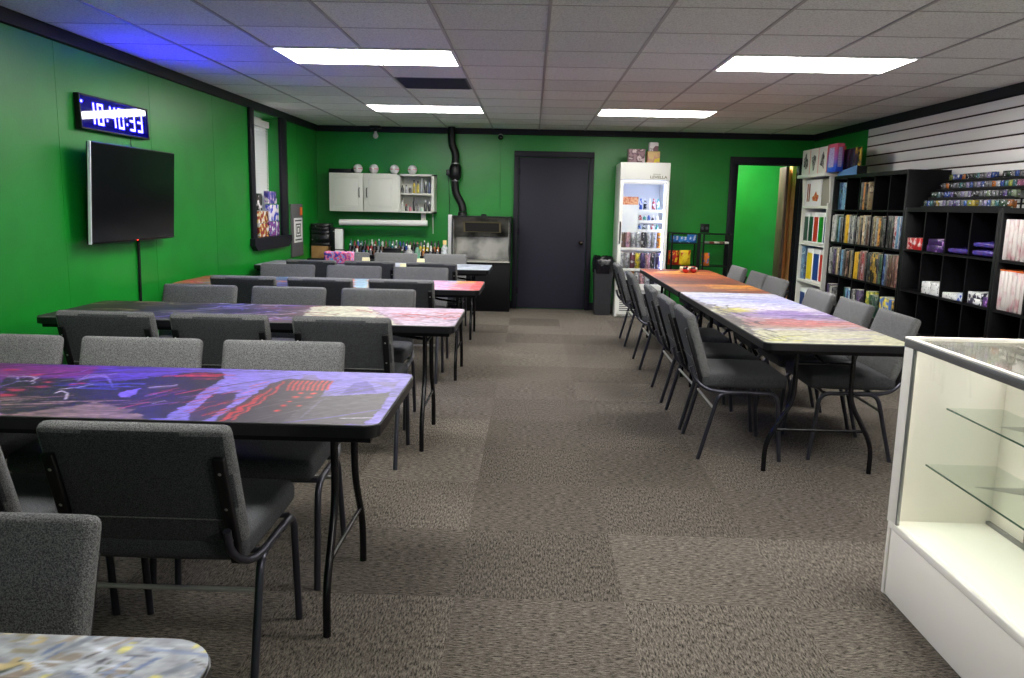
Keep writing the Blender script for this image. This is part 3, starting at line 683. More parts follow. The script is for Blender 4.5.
for i, y in enumerate([4.675, 5.29, 6.0, 7.2, 8.38]):
    place_chair(1.205, y, -PI/2+random.uniform(-.02, .02), 'grey banquet chair, aisle side of the joined tables, %s from the display case' % ORD[i], GR)
for i, y in enumerate([4.72, 5.33, 5.99, 7.06, 7.63, 8.38]):
    place_chair(1.85, y, PI/2+random.uniform(-.02, .02), 'grey banquet chair, bookshelf side of the joined tables, %s from the display case' % ORD[i], GR)

# ------------------------------------------------------------------ glass display case
t = thing('display_case', 'white display case with glass top and front and two glass shelves', 'display case', (1.345, 2.86, 0))
YN = -2.3   # near end, local
M_case = mat('case_white', (252, 246, 238), rough=.4)
obj('end_panel', MB().box(0, .52, -.02, 0, 0, .965, bevel=.002), M_case, t)
obj('end_panel', MB().box(0, .52, YN, YN+.02, 0, .965, bevel=.002), M_case, t)
b = MB(); b.box(.005, .018, YN+.02, -.02, 0, .262, bevel=.002); b.box(-.006, .02, YN+.02, -.02, .262, .29, bevel=.004)
obj('kick_panel', b, M_case, t)
obj('deck', MB().box(.02, .36, YN+.02, -.02, .268, .285), M_case, t)
obj('back_panel', MB().box(.36, .375, YN+.02, -.02, .0, .95), M_case, t)
obj('back_track', MB().box(.345, .36, YN+.02, -.02, .285, .297), M_alu, t)
b = MB(); b.box(-.004, .012, -.066, .001, .28, .967, 0, bevel=.002); b.box(-.004, .006, -.076, -.066, .29, .94, 1)
obj('corner_post', b, [M_case, M_alu], t)
b = MB(); b.box(-.006, .008, YN, .0, .935, .962, 0, bevel=.001); b.box(-.006, .012, YN, .0, .962, .969, 1, bevel=.001); b.box(0, .52, -.022, .001, .962, .97, 1)
obj('top_rail', b, [M_alu, M_case], t)
obj('front_glass', MB().box(.004, .009, YN+.02, -.02, .29, .94), M_glass, t)
obj('top_glass', MB().box(.008, .52, YN+.02, -.022, .958, .964), M_glass, t)
for x0, x1, z, lbl in ((.15, .35, .715, 'u'), (.098, .35, .505, 'l')):
    s_ = obj('glass_shelf', MB().box(x0, x1, YN+.03, -.035, z, z+.006), M_shelfglass, t)
    obj('shelf_edge', MB().box(x0-.001, x0+.0005, YN+.03, -.035, z, z+.006), M_edge, s_)
    for y in (-.25, -1.3): obj('bracket', MB().prism([(x0+.06, z-.002), (.35, z-.03), (.35, z-.002)], y-.003, y+.003, 'y'), M_alu, t)
for y in (-.25, -1.3):
    b = MB(); b.box(.348, .36, y-.012, y+.012, .297, .94, 0)
    for i in range(24): b.box(.3472, .3482, y-.003, y+.003, .32+i*.025, .333+i*.025, 1)
    obj('shelf_standard', b, [M_alu, M_black], t)

# ------------------------------------------------------------------ right wall: slatwall
M_slat = mat('slatwall_white', (242, 238, 234), rough=.5); M_groove = mat('slat_groove', (48, 30, 22), rough=.8)
t = thing('slatwall_panel', 'white slatwall panelling with dark brown grooves above the bookshelves', 'slatwall')
obj('backing', MB().box(XR-.006, XR-.001, YF+.05, 9.268, .11, 2.31), M_groove, t)
b = MB(); z = 2.327
while z > .12:
    b.box(XR-.0135, XR-.005, YF+.05, 9.267, max(.115, z-.090), min(z, 2.312), bevel=.0015, seg=1); z -= .105
obj('slats', b, M_slat, t)

# ------------------------------------------------------------------ cube shelving
FX = 3.33
def cube_unit(y0, ncol, nrow, label, H, name='cube_bookshelf', pit=.3485):
    "runs from y0 (far end) towards the camera"
    th = .036; Wd = ncol*pit+th
    t = thing(name, label, 'bookshelf', (FX-.008, y0, 0))
    b = MB(); b.box(0, .375, -th, 0, 0, H, bevel=.001, seg=1); obj('side_panel', b, M_blacklam, t)
    obj('side_panel', MB().box(0, .375, -Wd, -Wd+th, 0, H, bevel=.001, seg=1), M_blacklam, t)
    obj('top_panel', MB().box(0, .375, -Wd+th, -th, H-th, H), M_blacklam, t); obj('bottom_panel', MB().box(0, .375, -Wd+th, -th, 0, th), M_blacklam, t)
    pz = (H-th)/nrow
    for r_ in range(1, nrow): obj('shelf', MB().box(.003, .372, -Wd+th, -th, r_*pz+th/2-.009, r_*pz+th/2+.009), M_blacklam, t)
    for c in range(1, ncol):
        for r_ in range(nrow): obj('divider', MB().box(.004, .37, -c*pit-th/2-.009, -c*pit-th/2+.009, r_*pz+(.018+th/2 if r_ else th)-.009+.0, (r_+1)*pz+th/2-.009), M_blacklam, t)
    obj('back_panel', MB().box(.368, .375, -Wd+th, -th, th, H-th), M_blacklam, t)
    return t, pit, pz
HT, HL = 1.79, 1.455
_, PIT, PZT = cube_unit(9.12, 5, 5, 'tall black cube bookshelf packed with books and boxed games', HT)
cube_unit(7.335, 4, 4, 'lower black cube bookshelf with mostly empty cubes, beside the tall one', HL, pit=.361)
PZL = (HL-.036)/4
cube_unit(5.852, 4, 4, 'black cube bookshelf with white packages, behind the display case', HL, pit=.361)

# spines
def spine(nm, c, c2, scale=14, lo=.46, hi=.56, st=(1, 1, 1)): return mat('spine_'+nm, c, rough=.35, c2=c2, scale=scale, lo=lo, hi=hi, rnd=True, stretch=st)
SP = {
 'white': spine('white', (190, 190, 184), [(120, 120, 120), (170, 170, 165)]),
 'pale grey': spine('pale_grey', (130, 132, 132), [(170, 168, 160), (60, 60, 65)]),
 'grey': spine('grey', (78, 78, 82), [(130, 128, 125), (40, 40, 45)]),
 'charcoal': spine('charcoal', (40, 40, 44), [(110, 108, 104), (30, 28, 30)]),
 'black': spine('black', (20, 20, 24), [(60, 55, 52), (120, 110, 100)]),
 'dark green': spine('dark_green', (28, 58, 50), [(90, 120, 90), (30, 40, 30)]),
 'light blue': spine('light_blue', (110, 155, 185), [(60, 90, 130), (180, 200, 210)]),
 'dark blue': spine('dark_blue', (30, 45, 95), [(110, 140, 180), (20, 20, 40)]),
 'yellow': spine('yellow', (215, 175, 45), [(200, 150, 30), (70, 50, 30)], hi=.62),
 'tan': spine('tan', (150, 130, 95), [(90, 75, 55), (190, 175, 140)]),
 'orange': spine('orange', (205, 130, 60), [(220, 170, 80), (120, 60, 40)]),
 'brown': spine('brown', (92, 66, 54), [(50, 36, 34), (160, 130, 110)]),
 'purple': spine('purple', (62, 48, 84), [(110, 90, 130), (40, 30, 50)]),
 'pinkish': spine('pinkish_brown', (150, 100, 92), [(90, 50, 50), (190, 160, 150)]),
 'cream': spine('cream', (200, 180, 140), [(150, 120, 80), (220, 210, 190)]),
 'red': spine('red', (150, 40, 45), [(200, 190, 190), (60, 20, 30)]),
 'yellow-blue': spine('blue_yellow', (60, 95, 165), [(80, 120, 180), (215, 195, 50)], lo=.5, hi=.52),
 'yellow-green': spine('green_yellow', (45, 95, 55), [(210, 200, 60), (60, 90, 50)]),
 'gold-black': spine('black_gold', (26, 26, 30), [(200, 160, 60), (150, 120, 60)], lo=.5, hi=.54),
}
M_page = mat('page_block', (205, 200, 185), rough=.9)
rowname = ['bottom', 'fourth', 'third', 'second', 'top']
def book_row(y_left, items, zb, rowlab, group, hmax, seed, depth=.25):
    "items: (colour, thickness, height factor); y_left = far end, books run towards the camera (left to right in the photo)"
    r = random.Random(seed); y = y_left; tot = sum(q[1] for q in items); kf = .317/tot if tot > .235 and len(items) > 3 else 1
    items = [(a_, b_*kf, c_) for a_, b_, c_ in items]
    for i, (c, th, hf) in enumerate(items):
        if c is None: y -= th; continue
        h = hmax*hf; dx = r.uniform(0, .02)
        b = MB(); b.box(0, depth, -th+.0006, 0, 0, h, 0, bevel=min(.003, th*.2), seg=1)
        b.box(.004, depth+.0015, -th+.003, -.003, .003, h+.0008, 1)
        lb = '%s spined book, %s from the doorway end of %s' % (c, ORD[min(25, i)], rowlab)
        tag(obj('book', b, [SP[c], M_page], None, (FX-.006+dx*.4, y, zb+.001)), lb, 'book', group)
        y -= th
zrow = [PZT*i+.018+.009 for i in range(5)]
def col_left(c): return 9.12-.036-.002-c*PIT-(.0 if c == 0 else -.007)
T = 'tall black bookshelf'
G2, G3, G4 = 'books in the second row of the tall bookshelf', 'books in the third row of the tall bookshelf', 'books in the fourth row of the tall bookshelf'
def cells(zi, rowlab, group, hmax, cols, seed):
    for c, its in enumerate(cols): 
        if its: book_row(col_left(c), its, zrow[zi], rowlab % ['first', 'second', 'third', 'fourth', 'fifth'][c], group, hmax, seed+c)
cells(3, '%s cube, second row, tall shelf', G2, .295, [
 [('white', .05, .97), ('white', .04, 1), ('pale grey', .035, .98), ('dark green', .045, .98), ('light blue', .05, .92), ('charcoal', .04, .9), ('grey', .04, .93)],
 [('grey', .035, .97), ('yellow', .07, 1), ('white', .03, .98), ('charcoal', .03, 1), ('pale grey', .035, .96), ('white', .03, .97), ('grey', .04, .96)],
 [('pale grey', .04, .95), ('tan', .05, .98), ('charcoal', .035, .93), ('cream', .05, 1), ('pale grey', .04, .98), ('brown', .05, .95), ('grey', .03, .98)],
 [('grey', .04, .96), ('tan', .045, .98), ('pale grey', .05, .93), ('orange', .06, .92), ('black', .045, .97), ('charcoal', .04, .9)],
 [('charcoal', .04, 1), ('black', .04, .98), ('grey', .03, 1), ('black', .04, .97), ('red', .045, 1), ('light blue', .045, 1), ('white', .035, .97), ('dark blue', .03, .98)]], 100)
cells(2, '%s cube, third row, tall shelf', G3, .292, [
 [('white', .035, .97), ('pale grey', .03, 1), ('grey', .04, .98), ('purple', .04, .95), ('charcoal', .045, .98), ('cream', .045, 1), ('grey', .04, .97)],
 [('light blue', .04, .95), ('grey', .035, .95), ('charcoal', .03, 1), ('brown', .045, .92), ('black', .04, .95), ('tan', .03, .95), ('grey', .035, .96)],
 [('yellow', .05, .93), ('yellow', .045, .95), ('grey', .03, .9), ('pinkish', .04, 1), ('red', .03, .98), ('pinkish', .04, 1), ('charcoal', .035, .97)],
 [('charcoal', .04, .98), ('gold-black', .05, 1), ('gold-black', .045, 1), ('gold-black', .045, 1), ('charcoal', .035, .97), ('dark green', .05, .97)],
 [('dark blue', .045, 1), ('grey', .04, .98), ('brown', .05, .98), ('brown', .05, 1), ('brown', .05, 1), ('pinkish', .045, 1)]], 200)
cells(1, '%s cube, fourth row, tall shelf', G4, .26, [
 [('purple', .05, .9), ('charcoal', .04, .85), ('white', .05, .8), ('grey', .04, .82)],
 [(None, .05, 0), ('cream', .06, .5), ('dark green', .035, .92), ('light blue', .03, .9), ('dark blue', .03, .92), ('light blue', .035, .92)],
 [('grey', .05, .92), ('white', .05, .7), ('charcoal', .04, .95), ('purple', .05, .95)],
 [(None, .03, 0), ('yellow-green', .05, 1), ('yellow-green', .045, 1), ('dark green', .06, .9), ('dark green', .05, .88)],
 [('yellow-blue', .05, .92), ('yellow-blue', .05, .92), ('yellow-blue', .05, .9), ('yellow-blue', .05, .9), ('gold-black', .05, .88)]], 300)
book_row(col_left(0)-.12, [('dark blue', .10, 1), ('light blue', .09, .98)], zrow[4], 'the top row, tall shelf', 'books in the top row of the tall bookshelf', .285, 401)
book_row(col_left(2)-.02, [('grey', .055, .95), ('orange', .055, .95), ('black', .03, .9), (None, .035, 0), ('tan', .05, .95)], zrow[4], 'the middle top cube, tall shelf', 'books in the top row of the tall bookshelf', .285, 410)

# lower unit contents
zl = [PZL*i+.018+.010 for i in range(4)]
def cl(c): return 7.335-.036-c*.361+(0 if c == 0 else .007)
def carton(x, y, z, sx, sy, sz, m, name, label, cat, group=None, bev=.002):
    return tag(obj(name, MB().box(0, sx, -sy, 0, 0, sz, 0, bevel=bev, seg=1), m, None, (x, y, z)), label, cat, group)
M_red = mat('red_print', (190, 35, 40), rough=.35, c2=(225, 205, 200), scale=16, lo=.56, hi=.6, rnd=True)
M_redw = mat('red_white_print', (215, 190, 185), rough=.35, c2=(185, 40, 45), scale=26, lo=.45, hi=.5, rnd=True)
M_pur = mat('purple_print', (52, 30, 82), rough=.3, c2=[(120, 70, 150), (190, 150, 200)], scale=22, lo=.52, hi=.6, rnd=True)
M_purb = mat('purple_blue_bag', (70, 44, 112), rough=.15, c2=[(40, 46, 130), (150, 130, 190)], scale=10, lo=.48, hi=.64, bump=.8, bscale=20)
M_wprint = mat('white_print', (222, 222, 220), rough=.4, c2=(120, 120, 125), scale=40, lo=.6, hi=.64, rnd=True)
M_wprint2 = mat('white_grey_print', (215, 215, 215), rough=.4, c2=(40, 36, 60), scale=22, lo=.52, hi=.56, rnd=True)
for i, (dy, w_, mm, lb) in enumerate(((.01, .08, M_redw, 'white box with red squares, adjoining the tall shelf in the first cube'), (.093, .08, M_redw, 'white box with red squares, second in the first lower cube'), (.176, .10, M_red, 'bright red box in the first cube of the lower black shelf'), (.285, .035, M_wprint2, 'thin grey box standing beside the bright red box'))):
    carton(FX+.015, cl(0)-dy, zl[3], .2, w_-.004, .10-.01*i*(i > 2), mm, 'game_box', lb, 'box', 'small boxes in the lower cube shelf')
carton(FX+.01, cl(1)-.03, zl[3], .27, .27, .055, M_pur, 'game_box', 'dark purple flat box at the bottom of the stack in the second lower cube', 'box', 'small boxes in the lower cube shelf')
carton(FX+.012, cl(1)-.045, zl[3]+.0555, .26, .25, .05, M_pur, 'game_box', 'dark purple flat box lying on another in the second cube of the lower black shelf', 'box', 'small boxes in the lower cube shelf')
def pouch(x, y, z, sx, sy, sz, label, mm=None):
    v, f_ = cushion(sy, sx, sz*.6, sz*.2, sz*.25); R = Matrix.Translation((sx/2, -sy/2, sz*.5)) @ Matrix.Rotation(PI/2, 4, 'Z') @ Matrix.Rotation(PI/2, 4, 'X')
    tag(obj('plastic_pouch', MB().add([R @ q for q in v], f_, 0, True), mm or M_purb, None, (x, y, z)), label, 'pouch', 'shiny purple pouches in the lower cube shelf')
pouch(FX+.01, cl(2)-.01, zl[3], .28, .30, .055, 'shiny purple pouch lying in the third cube of the lower black shelf')
pouch(FX+.01, cl(3)-.01, zl[3], .28, .30, .06, 'shiny purple pouch in the fourth cube of the lower black shelf, underneath')
pouch(FX+.012, cl(3)-.015, zl[3]+.066, .27, .29, .05, 'shiny purple pouch in the fourth cube of the lower black shelf, on top')
carton(FX+.01, cl(1)-.01, zl[2], .25, .145, .10, M_wprint, 'storage_box', 'white card box in the second cube, on the side nearer the red boxes', 'box', 'white boxes in the lower cube shelf')
carton(FX+.01, cl(1)-.16, zl[2], .25, .145, .10, M_wprint, 'storage_box', 'white card box in the second cube, on the side nearer the display case', 'box', 'white boxes in the lower cube shelf')
carton(FX+.01, cl(2)-.01, zl[2], .25, .22, .045, M_wprint, 'storage_box', 'flat white box in the third cube, second row from top', 'box', 'white boxes in the lower cube shelf')
carton(FX+.01, cl(2)-.235, zl[2], .25, .075, .06, mat('blue_white_print', (200, 205, 215), c2=(40, 70, 170), scale=20, lo=.5, hi=.54), 'storage_box', 'small blue and white box beside the flat white box', 'box', 'white boxes in the lower cube shelf')
carton(FX+.01, cl(3)-.03, zl[2], .25, .2, .045, M_wprint2, 'storage_box', 'white and dark flat box in the fourth cube, bottom of the pair', 'box', 'white boxes in the lower cube shelf')
carton(FX+.01, cl(3)-.03, zl[2]+.0455, .25, .2, .045, M_wprint2, 'storage_box', 'white and dark flat box in the fourth cube, top of the pair', 'box', 'white boxes in the lower cube shelf')
carton(FX+.01, cl(3)-.24, zl[2], .25, .07, .07, M_pur, 'storage_box', 'small dark purple box beside the white and dark flat boxes', 'box', 'white boxes in the lower cube shelf')
# white packages in the third unit
M_pack = mat('white_pink_print', (214, 204, 200), rough=.35, c2=[(190, 130, 140), (150, 90, 110)], scale=9, lo=.52, hi=.66, rnd=True, stretch=(1, 1, .8))
M_otop = mat('orange_flap', (225, 105, 45), rough=.4)
for c in range(2):
    for rw, nm in ((3, 'top'), (2, 'second')):
        for k in range(6):
            y = 5.852-.040-c*.361+(.006 if c else 0)-k*.0525
            bx = MB().box(0, .24, -.046, 0, 0, .285, 0, bevel=.004, seg=1)
            if rw == 2: bx.box(0.0, .24, -.0475, .0005, .278, .287, 1)
            tag(obj('game_box', bx, [M_pack, M_otop], None, (FX+.012, y, PZL*rw+.028)), 'white box with pinkish print%s, %s from doorway end, %s row behind case' % (' and orange top' if rw == 2 else '', ORD[c*6+k], nm), 'box', 'white pink-printed boxes behind the display case')
# stepped risers with little packs
PK = {
 'orange': (225, 120, 40), 'black': (28, 26, 32), 'dark green': (34, 66, 44), 'grey': (120, 118, 125), 'lilac': (165, 150, 205), 'blue': (45, 80, 185), 'white': (215, 212, 220),
 'yellow green': (175, 190, 60), 'pink': (205, 110, 150), 'teal': (60, 120, 130), 'purple': (90, 60, 150), 'yellow': (225, 190, 60), 'pale green': (150, 170, 130)}
PKM = {k: mat('pack_'+k.replace(' ', '_'), tuple(int(x*.62+12) for x in v), rough=.25, c2=[tuple(int(x*.35+30) for x in v), (190, 190, 200)], scale=45, lo=.45, hi=.6, rnd=True) for k, v in PK.items()}
tiers = [
 ('bottom', 3.36, 7.10, 1.456, 'dark green,blue,teal,black,yellow,white,lilac,grey,lilac,purple,lilac,grey,blue,yellow green,yellow,,grey,lilac,blue,pale green,teal,dark green,dark green,orange'),
 ('second', 3.45, 7.17, 1.53, 'dark green,dark green,teal,black,blue,blue,purple,black,grey,lilac,white,lilac,black,black,grey,grey,pale green,grey,grey,black,purple,dark green,pale green'),
 ('third', 3.54, 7.22, 1.607, 'black,grey,orange,black,grey,grey,teal,dark green,lilac,blue,grey,lilac,blue,grey,grey,orange,white,blue,teal,yellow green,teal,pink,pink,pink'),
 ('top', 3.63, 7.25, 1.684, 'yellow green,blue,blue,,orange,black,black,dark green,teal,grey,grey,lilac,blue,,,black,dark green,grey,blue,grey')]
t = thing('stepped_riser', 'black stepped display riser of four ledges on the lower black shelf', 'display riser', (FX, 7.3, HL+.001))
for nm, x, y, z, cs in tiers:
    ln = .054*(len(cs.split(','))+.2)
    obj('ledge', MB().box(x-.012-FX, x+.062-FX, -.0-(7.3-y)-ln, -(7.3-y)+.01, z-.0006-HL-.008+(.007 if nm == 'bottom' else 0), z-.0006-HL), M_blacklam, t)
    obj('lip', MB().box(x-.014-FX, x-.010-FX, -.0-(7.3-y)-ln, -(7.3-y)+.01, z-.0006-HL, z-HL+.012), M_blacklam, t)
    if nm != 'bottom':
        for yy in (.0, .5, 1.0): obj('support', MB().box(x+.04-FX, x+.05-FX, -(7.3-y)-ln*yy-(.004 if yy == 0 else -.004)-.004, -(7.3-y)-ln*yy-(.004 if yy == 0 else -.004)+.004, 0, z-HL-.008), M_blacklam, t)
    for i, c in enumerate(cs.split(',')):
        if not c: continue
        tag(obj('card_pack', MB().box(0, .04, -.050, 0, 0, .058, 0, bevel=.003, seg=1), PKM[c], None, (x, y-.004-i*.054, z+.0012)), 'small %s card pack, %s from the doorway end of the %s riser ledge' % (c, ORD[i], nm), 'card pack', 'small card packs on the stepped riser')

# ------------------------------------------------------------------ white bookcase
t = thing('white_bookcase', 'white open bookcase with a wide top shelf beside the hallway doorway', 'bookcase', (FX, 9.22, 0))
WB = .93; M_wb = mat('bookcase_white', (222, 222, 212), rough=.4)
b = MB(); b.prism([(0, 0), (.37, 0), (.37, 1.80), (-.02, 1.80), (0, 1.55)], 0, .025, 'y'); obj('side_panel', b, M_wb, t)
b = MB(); b.prism([(0, 0), (.37, 0), (.37, 1.80), (-.02, 1.80), (0, 1.55)], WB-.025, WB, 'y'); obj('side_panel', b, M_wb, t)
obj('top_shelf', MB().box(-.08, .37, -.0, WB+.02, 1.80, 1.835, bevel=.002), M_wb, t)
for z in (.08, .55, 1.0, 1.44): obj('shelf', MB().box(.0, .36, .025, WB-.025, z, z+.03), M_wb, t)
obj('back_panel', MB().box(.36, .37, .025, WB-.025, 0, 1.8), M_wb, t)
obj('trim_strip', MB().box(-.02, .0, .0, .03, .5, 1.5), M_wb, t)
def binder(y, z, w_, h, col, cname, label):
    t = thing('binder', label, 'binder', (FX+.03, y, z), 0, 'white binders with coloured panels')
    obj('cover', MB().box(0, .26, -w_, 0, 0, h, bevel=.003, seg=1), M_whitepaint, t)
    obj('spine_label', MB().box(-.002, .0005, -w_+.02, -.015, .02, h-.05), mat('label_'+cname.replace(' ', '_'), col, rough=.35), t)
y = 10.115
for i, (cn, col) in enumerate((('dark green', (20, 62, 52)), ('dark green', (20, 62, 40)), ('red', (196, 38, 30)), ('green', (22, 140, 34)), ('blue', (28, 60, 140)))):
    binder(y-.0-i*.172, 1.031, .168, .36, col, cn, 'white binder with a %s panel, %s from the doorway, bookcase second row' % (cn, ORD[i]))
for i, (cn, col, dy) in enumerate((('yellow', (228, 200, 30), .20), ('blue', (28, 66, 150), .425), ('red', (205, 34, 36), .64))):
    binder(y-dy, .581, .208, .38, col, cn, 'white binder with a large %s panel in the bookcase third row' % cn)
tag(obj('book', MB().box(0, .25, -.11, 0, 0, .40, 0, bevel=.003), SP['light blue'], None, (FX+.03, y-.0, .581)), 'pale blue book at the doorway end of the bookcase third row', 'book')
tag(obj('book', MB().box(0, .25, -.08, 0, 0, .38, 0, bevel=.003), SP['dark blue'], None, (FX+.03, y-.113, .581)), 'dark blue book beside the yellow binder', 'book')
for i, (cn, col) in enumerate((('dark blue', (24, 48, 120)), ('deep green', (24, 80, 50)), ('navy', (30, 40, 90)), ('ochre', (190, 140, 40)))):
    binder(y-.05-i*.2, .111, .19, .36, col, cn, 'white binder with a %s panel, %s from the doorway, bookcase bottom row' % (cn, ORD[i]))
t = thing('game_box', 'white box with two red stripes and a red picture, in the bookcase top row', 'box', (FX+.02, 10.11, 1.471))
obj('carton', MB().box(0, .28, -.5, 0, 0, .31, bevel=.002), M_whitepaint, t)
for yy in (-.06, -.12): obj('stripe', MB().box(-.002, 0, yy-.03, yy, .05, .26), mat('rust_stripe', (150, 60, 35)), t)
b = MB().prism([(-.42, .05), (-.27, .06), (-.24, .10), (-.30, .12), (-.36, .17), (-.40, .13), (-.46, .12)], -.002, 0, 'x'); obj('picture', b, mat('red_figure', (190, 40, 45), c2=(210, 150, 60), scale=30), t)
tag(obj('game_box', MB().box(0, .26, -.33, 0, 0, .31, bevel=.002), mat('grey_box', (150, 146, 132), rough=.6), None, (FX+.03, 10.11-.52, 1.471)), 'plain grey-beige box in the bookcase top row', 'box')
# boxes standing on top of the white bookcase
def shop_box(y, label):
    t = thing('game_box', label, 'box', (FX-.06, y, 1.836), 0, 'white game boxes on top of the white bookcase')
    obj('carton', MB().box(0, .2, -.27, 0, 0, .29, bevel=.002), mat('white_box_print', (212, 210, 200), rough=.4), t)
    r = random.Random(int(y*100)); pts = []
    for k in range(14):
        a = 2*PI*k/14; rr = r.uniform(.5, 1); pts.append((-.13+.085*rr*math.cos(a), .14+.12*rr*math.sin(a)))
    obj('picture', MB().prism(pts, -.0015, 0, 'x'), mat('black_ink', (38, 34, 34), c2=(150, 146, 140), scale=25, lo=.5, hi=.56), t)
    obj('spine_stripe', MB().box(-.001, .2, -.275, -.27, 0, .29), mat('orange_stripe', (222, 92, 50)), t)
shop_box(10.08, 'white game box with a black drawing on the white bookcase, first from the doorway')
shop_box(9.80, 'white game box with a black drawing on the white bookcase, second from the doorway')
shop_box(9.52, 'white game box with a black drawing, beside the pink and blue box')
mt, nt, bb = newmat('pink_to_blue'); tc = nt.nodes.new('ShaderNodeTexCoord'); sx = nt.nodes.new('ShaderNodeSeparateXYZ'); rp = nt.nodes.new('ShaderNodeValToRGB'); ml = nt.nodes.new('ShaderNodeMath'); ml.operation = 'MULTIPLY'; ml.inputs[1].default_value = 3.3
nt.links.new(tc.outputs['Object'], sx.inputs[0]); nt.links.new(sx.outputs[2], ml.inputs[0]); nt.links.new(ml.outputs[0], rp.inputs[0]); nt.links.new(rp.outputs[0], bb.inputs['Base Color']); bb.inputs['Roughness'].default_value = .3
e = rp.color_ramp.elements; e[0].color = (*lin((40, 80, 200)), 1); e[1].color = (*lin((215, 90, 120)), 1); e[0].position = .2; e[1].position = .85
t = thing('game_box', 'pink to blue graded box with a pale label, end of the bookcase top row', 'box', (FX-.06, 9.24, 1.836))
obj('carton', MB().box(0, .08, -.27, 0, 0, .30, bevel=.002), mt, t)
b = MB().box(-.0015, 0, -.20, -.05, .05, .26); b.box(.02, .06, -.2715, -.27, .05, .26); obj('label', b, mat('pale_label', (190, 185, 220), c2=(150, 140, 190), scale=60, stretch=(.3, .3, 3)), t)
# comic ledge on the tall black shelf
t = thing('comic_rack', 'blue-lipped ledge rack holding dark comics on the tall black shelf', 'rack', (FX+.02, 9.10, HT+.001))
obj('tray', MB().box(0, .1, -.52, 0, 0, .012), M_whitepaint, t)
obj('front_lip', MB().prism([(-.52, 0), (-.04, 0), (0, .0), (-.03, .045), (-.52, .095)], -.004, 0, 'x'), mat('blue_lip', (88, 130, 176), rough=.4), t)
obj('end_panel', MB().box(0, .1, -.524, -.52, 0, .09), M_black, t)
for i, (c, lb) in enumerate(((( 40, 22, 40), 'dark maroon'), ((30, 34, 50), 'dark navy'), ((150, 120, 40), 'dark and yellow'))):
    tag(obj('comic', MB().box(0, .012, -.16, 0, 0, .27, bevel=.001), mat('comic_%d' % i, (22, 20, 28), rough=.25, c2=[c, (200, 170, 60) if i == 2 else (70, 50, 80)], scale=9, lo=.45, hi=.55), None, (FX+.05, 9.07-i*.161, HT+.014)), '%s comic standing in the blue-lipped rack' % lb, 'comic', 'comics in the blue-lipped rack')

# ------------------------------------------------------------------ glass-door fridge
t = thing('display_fridge', 'tall white drinks fridge with a lit glass door', 'fridge', (1.41, 10.38, 0))
hw = .31; M_fr = mat('fridge_white', (226, 226, 220), rough=.35)
b = MB(); dp = .58
b.box(-hw, -hw+.03, 0, dp, .0, 1.96, bevel=.004); b.box(hw-.03, hw, 0, dp, .0, 1.96, bevel=.004); b.box(-hw+.03, hw-.03, dp-.03, dp, .0, 1.96)
b.box(-hw+.03, hw-.03, 0, dp-.03, 1.74, 1.96); b.box(-hw+.03, hw-.03, .02, dp-.03, 0, .36)
obj('cabinet', b, M_fr, t)
obj('header', MB().box(-hw-.002, hw+.002, -.045, 0, 1.745, 1.965, bevel=.006), M_fr, t)
b = MB(); b.box(-hw+.02, hw-.02, -.01, .02, .04, .33)
for i in range(9): b.box(-hw+.06, hw-.06, -.018, -.01, .07+i*.026, .082+i*.026)
obj('grille', b, M_fr, t)
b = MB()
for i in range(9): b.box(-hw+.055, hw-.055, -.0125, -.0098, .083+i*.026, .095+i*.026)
obj('louvre_shade', b, mat('shade_grey', (70, 70, 72), rough=.8), t)  # dark strips painted in as the shade between the louvres
d = obj('door', MB(), M_fr, t)
b = MB(); b.box(-hw, -hw+.045, -.045, 0, .36, 1.735, bevel=.006); b.box(hw-.045, hw, -.045, 0, .36, 1.735, bevel=.006); b.box(-hw+.04, hw-.04, -.045, 0, .36, .42); b.box(-hw+.04, hw-.04, -.045, 0, 1.70, 1.735)
d.data = b.mesh('door', M_fr)
obj('door_glass', MB().box(-hw+.045, hw-.045, -.025, -.02, .42, 1.70), M_glass, d)
obj('handle', MB().tube(rounded([(-hw+.02, -.045, .95), (-hw+.02, -.075, .97), (-hw+.02, -.075, 1.2), (-hw+.02, -.045, 1.22)], .02), .009, 8), M_black, d)
obj('led_strip', MB().box(-hw+.05, hw-.05, .03, .05, 1.715, 1.735), M_fridgeled, t)
obj('led_tube', MB().box(hw-.045, hw-.034, .03, .045, .5, 1.7), M_fridgeled, t)
SHZ = [.62, .885, 1.12, 1.235, 1.37]
for z in SHZ+[.42]:
    y0 = .075 if z > 1 else .03; b = MB(); b.tube([(-hw+.035, y0+.01, z-.006), (hw-.035, y0+.01, z-.006)], .006, 6)
    for i in range(15): b.box(-hw+.04+i*.037, -hw+.043+i*.037, y0+.01, .5, z-.008, z-.003)
    b.box(-hw+.035, hw-.035, y0, y0+.006, z-.02, z+.012)
    obj('wire_shelf', b, M_whitepaint, t)
cur = bpy.data.curves.new('lettering', 'FONT'); cur.body = 'LEVELLA'; cur.offset = .0012; cur.size = .055; cur.align_x = 'RIGHT'; cur.extrude = .0008
tmp = bpy.data.objects.new('tmp', cur); COL.objects.link(tmp); bpy.context.view_layer.update()
me = bpy.data.meshes.new_from_object(tmp); bpy.data.objects.remove(tmp)
M_letter = mat('olive_lettering', (120, 118, 88), rough=.4); me.materials.append(M_letter)
lo_ = obj('lettering', me, None, t, (hw-.035, -.0455, 1.77)); lo_.rotation_euler = (PI/2, 0, 0); lo_.scale = (1.05, .85, 1)
cur = bpy.data.curves.new('lettering', 'FONT'); cur.body = 'PREMIUM'; cur.size = .022; cur.align_x = 'RIGHT'; cur.extrude = .0008
tmp = bpy.data.objects.new('tmp', cur); COL.objects.link(tmp); bpy.context.view_layer.update()
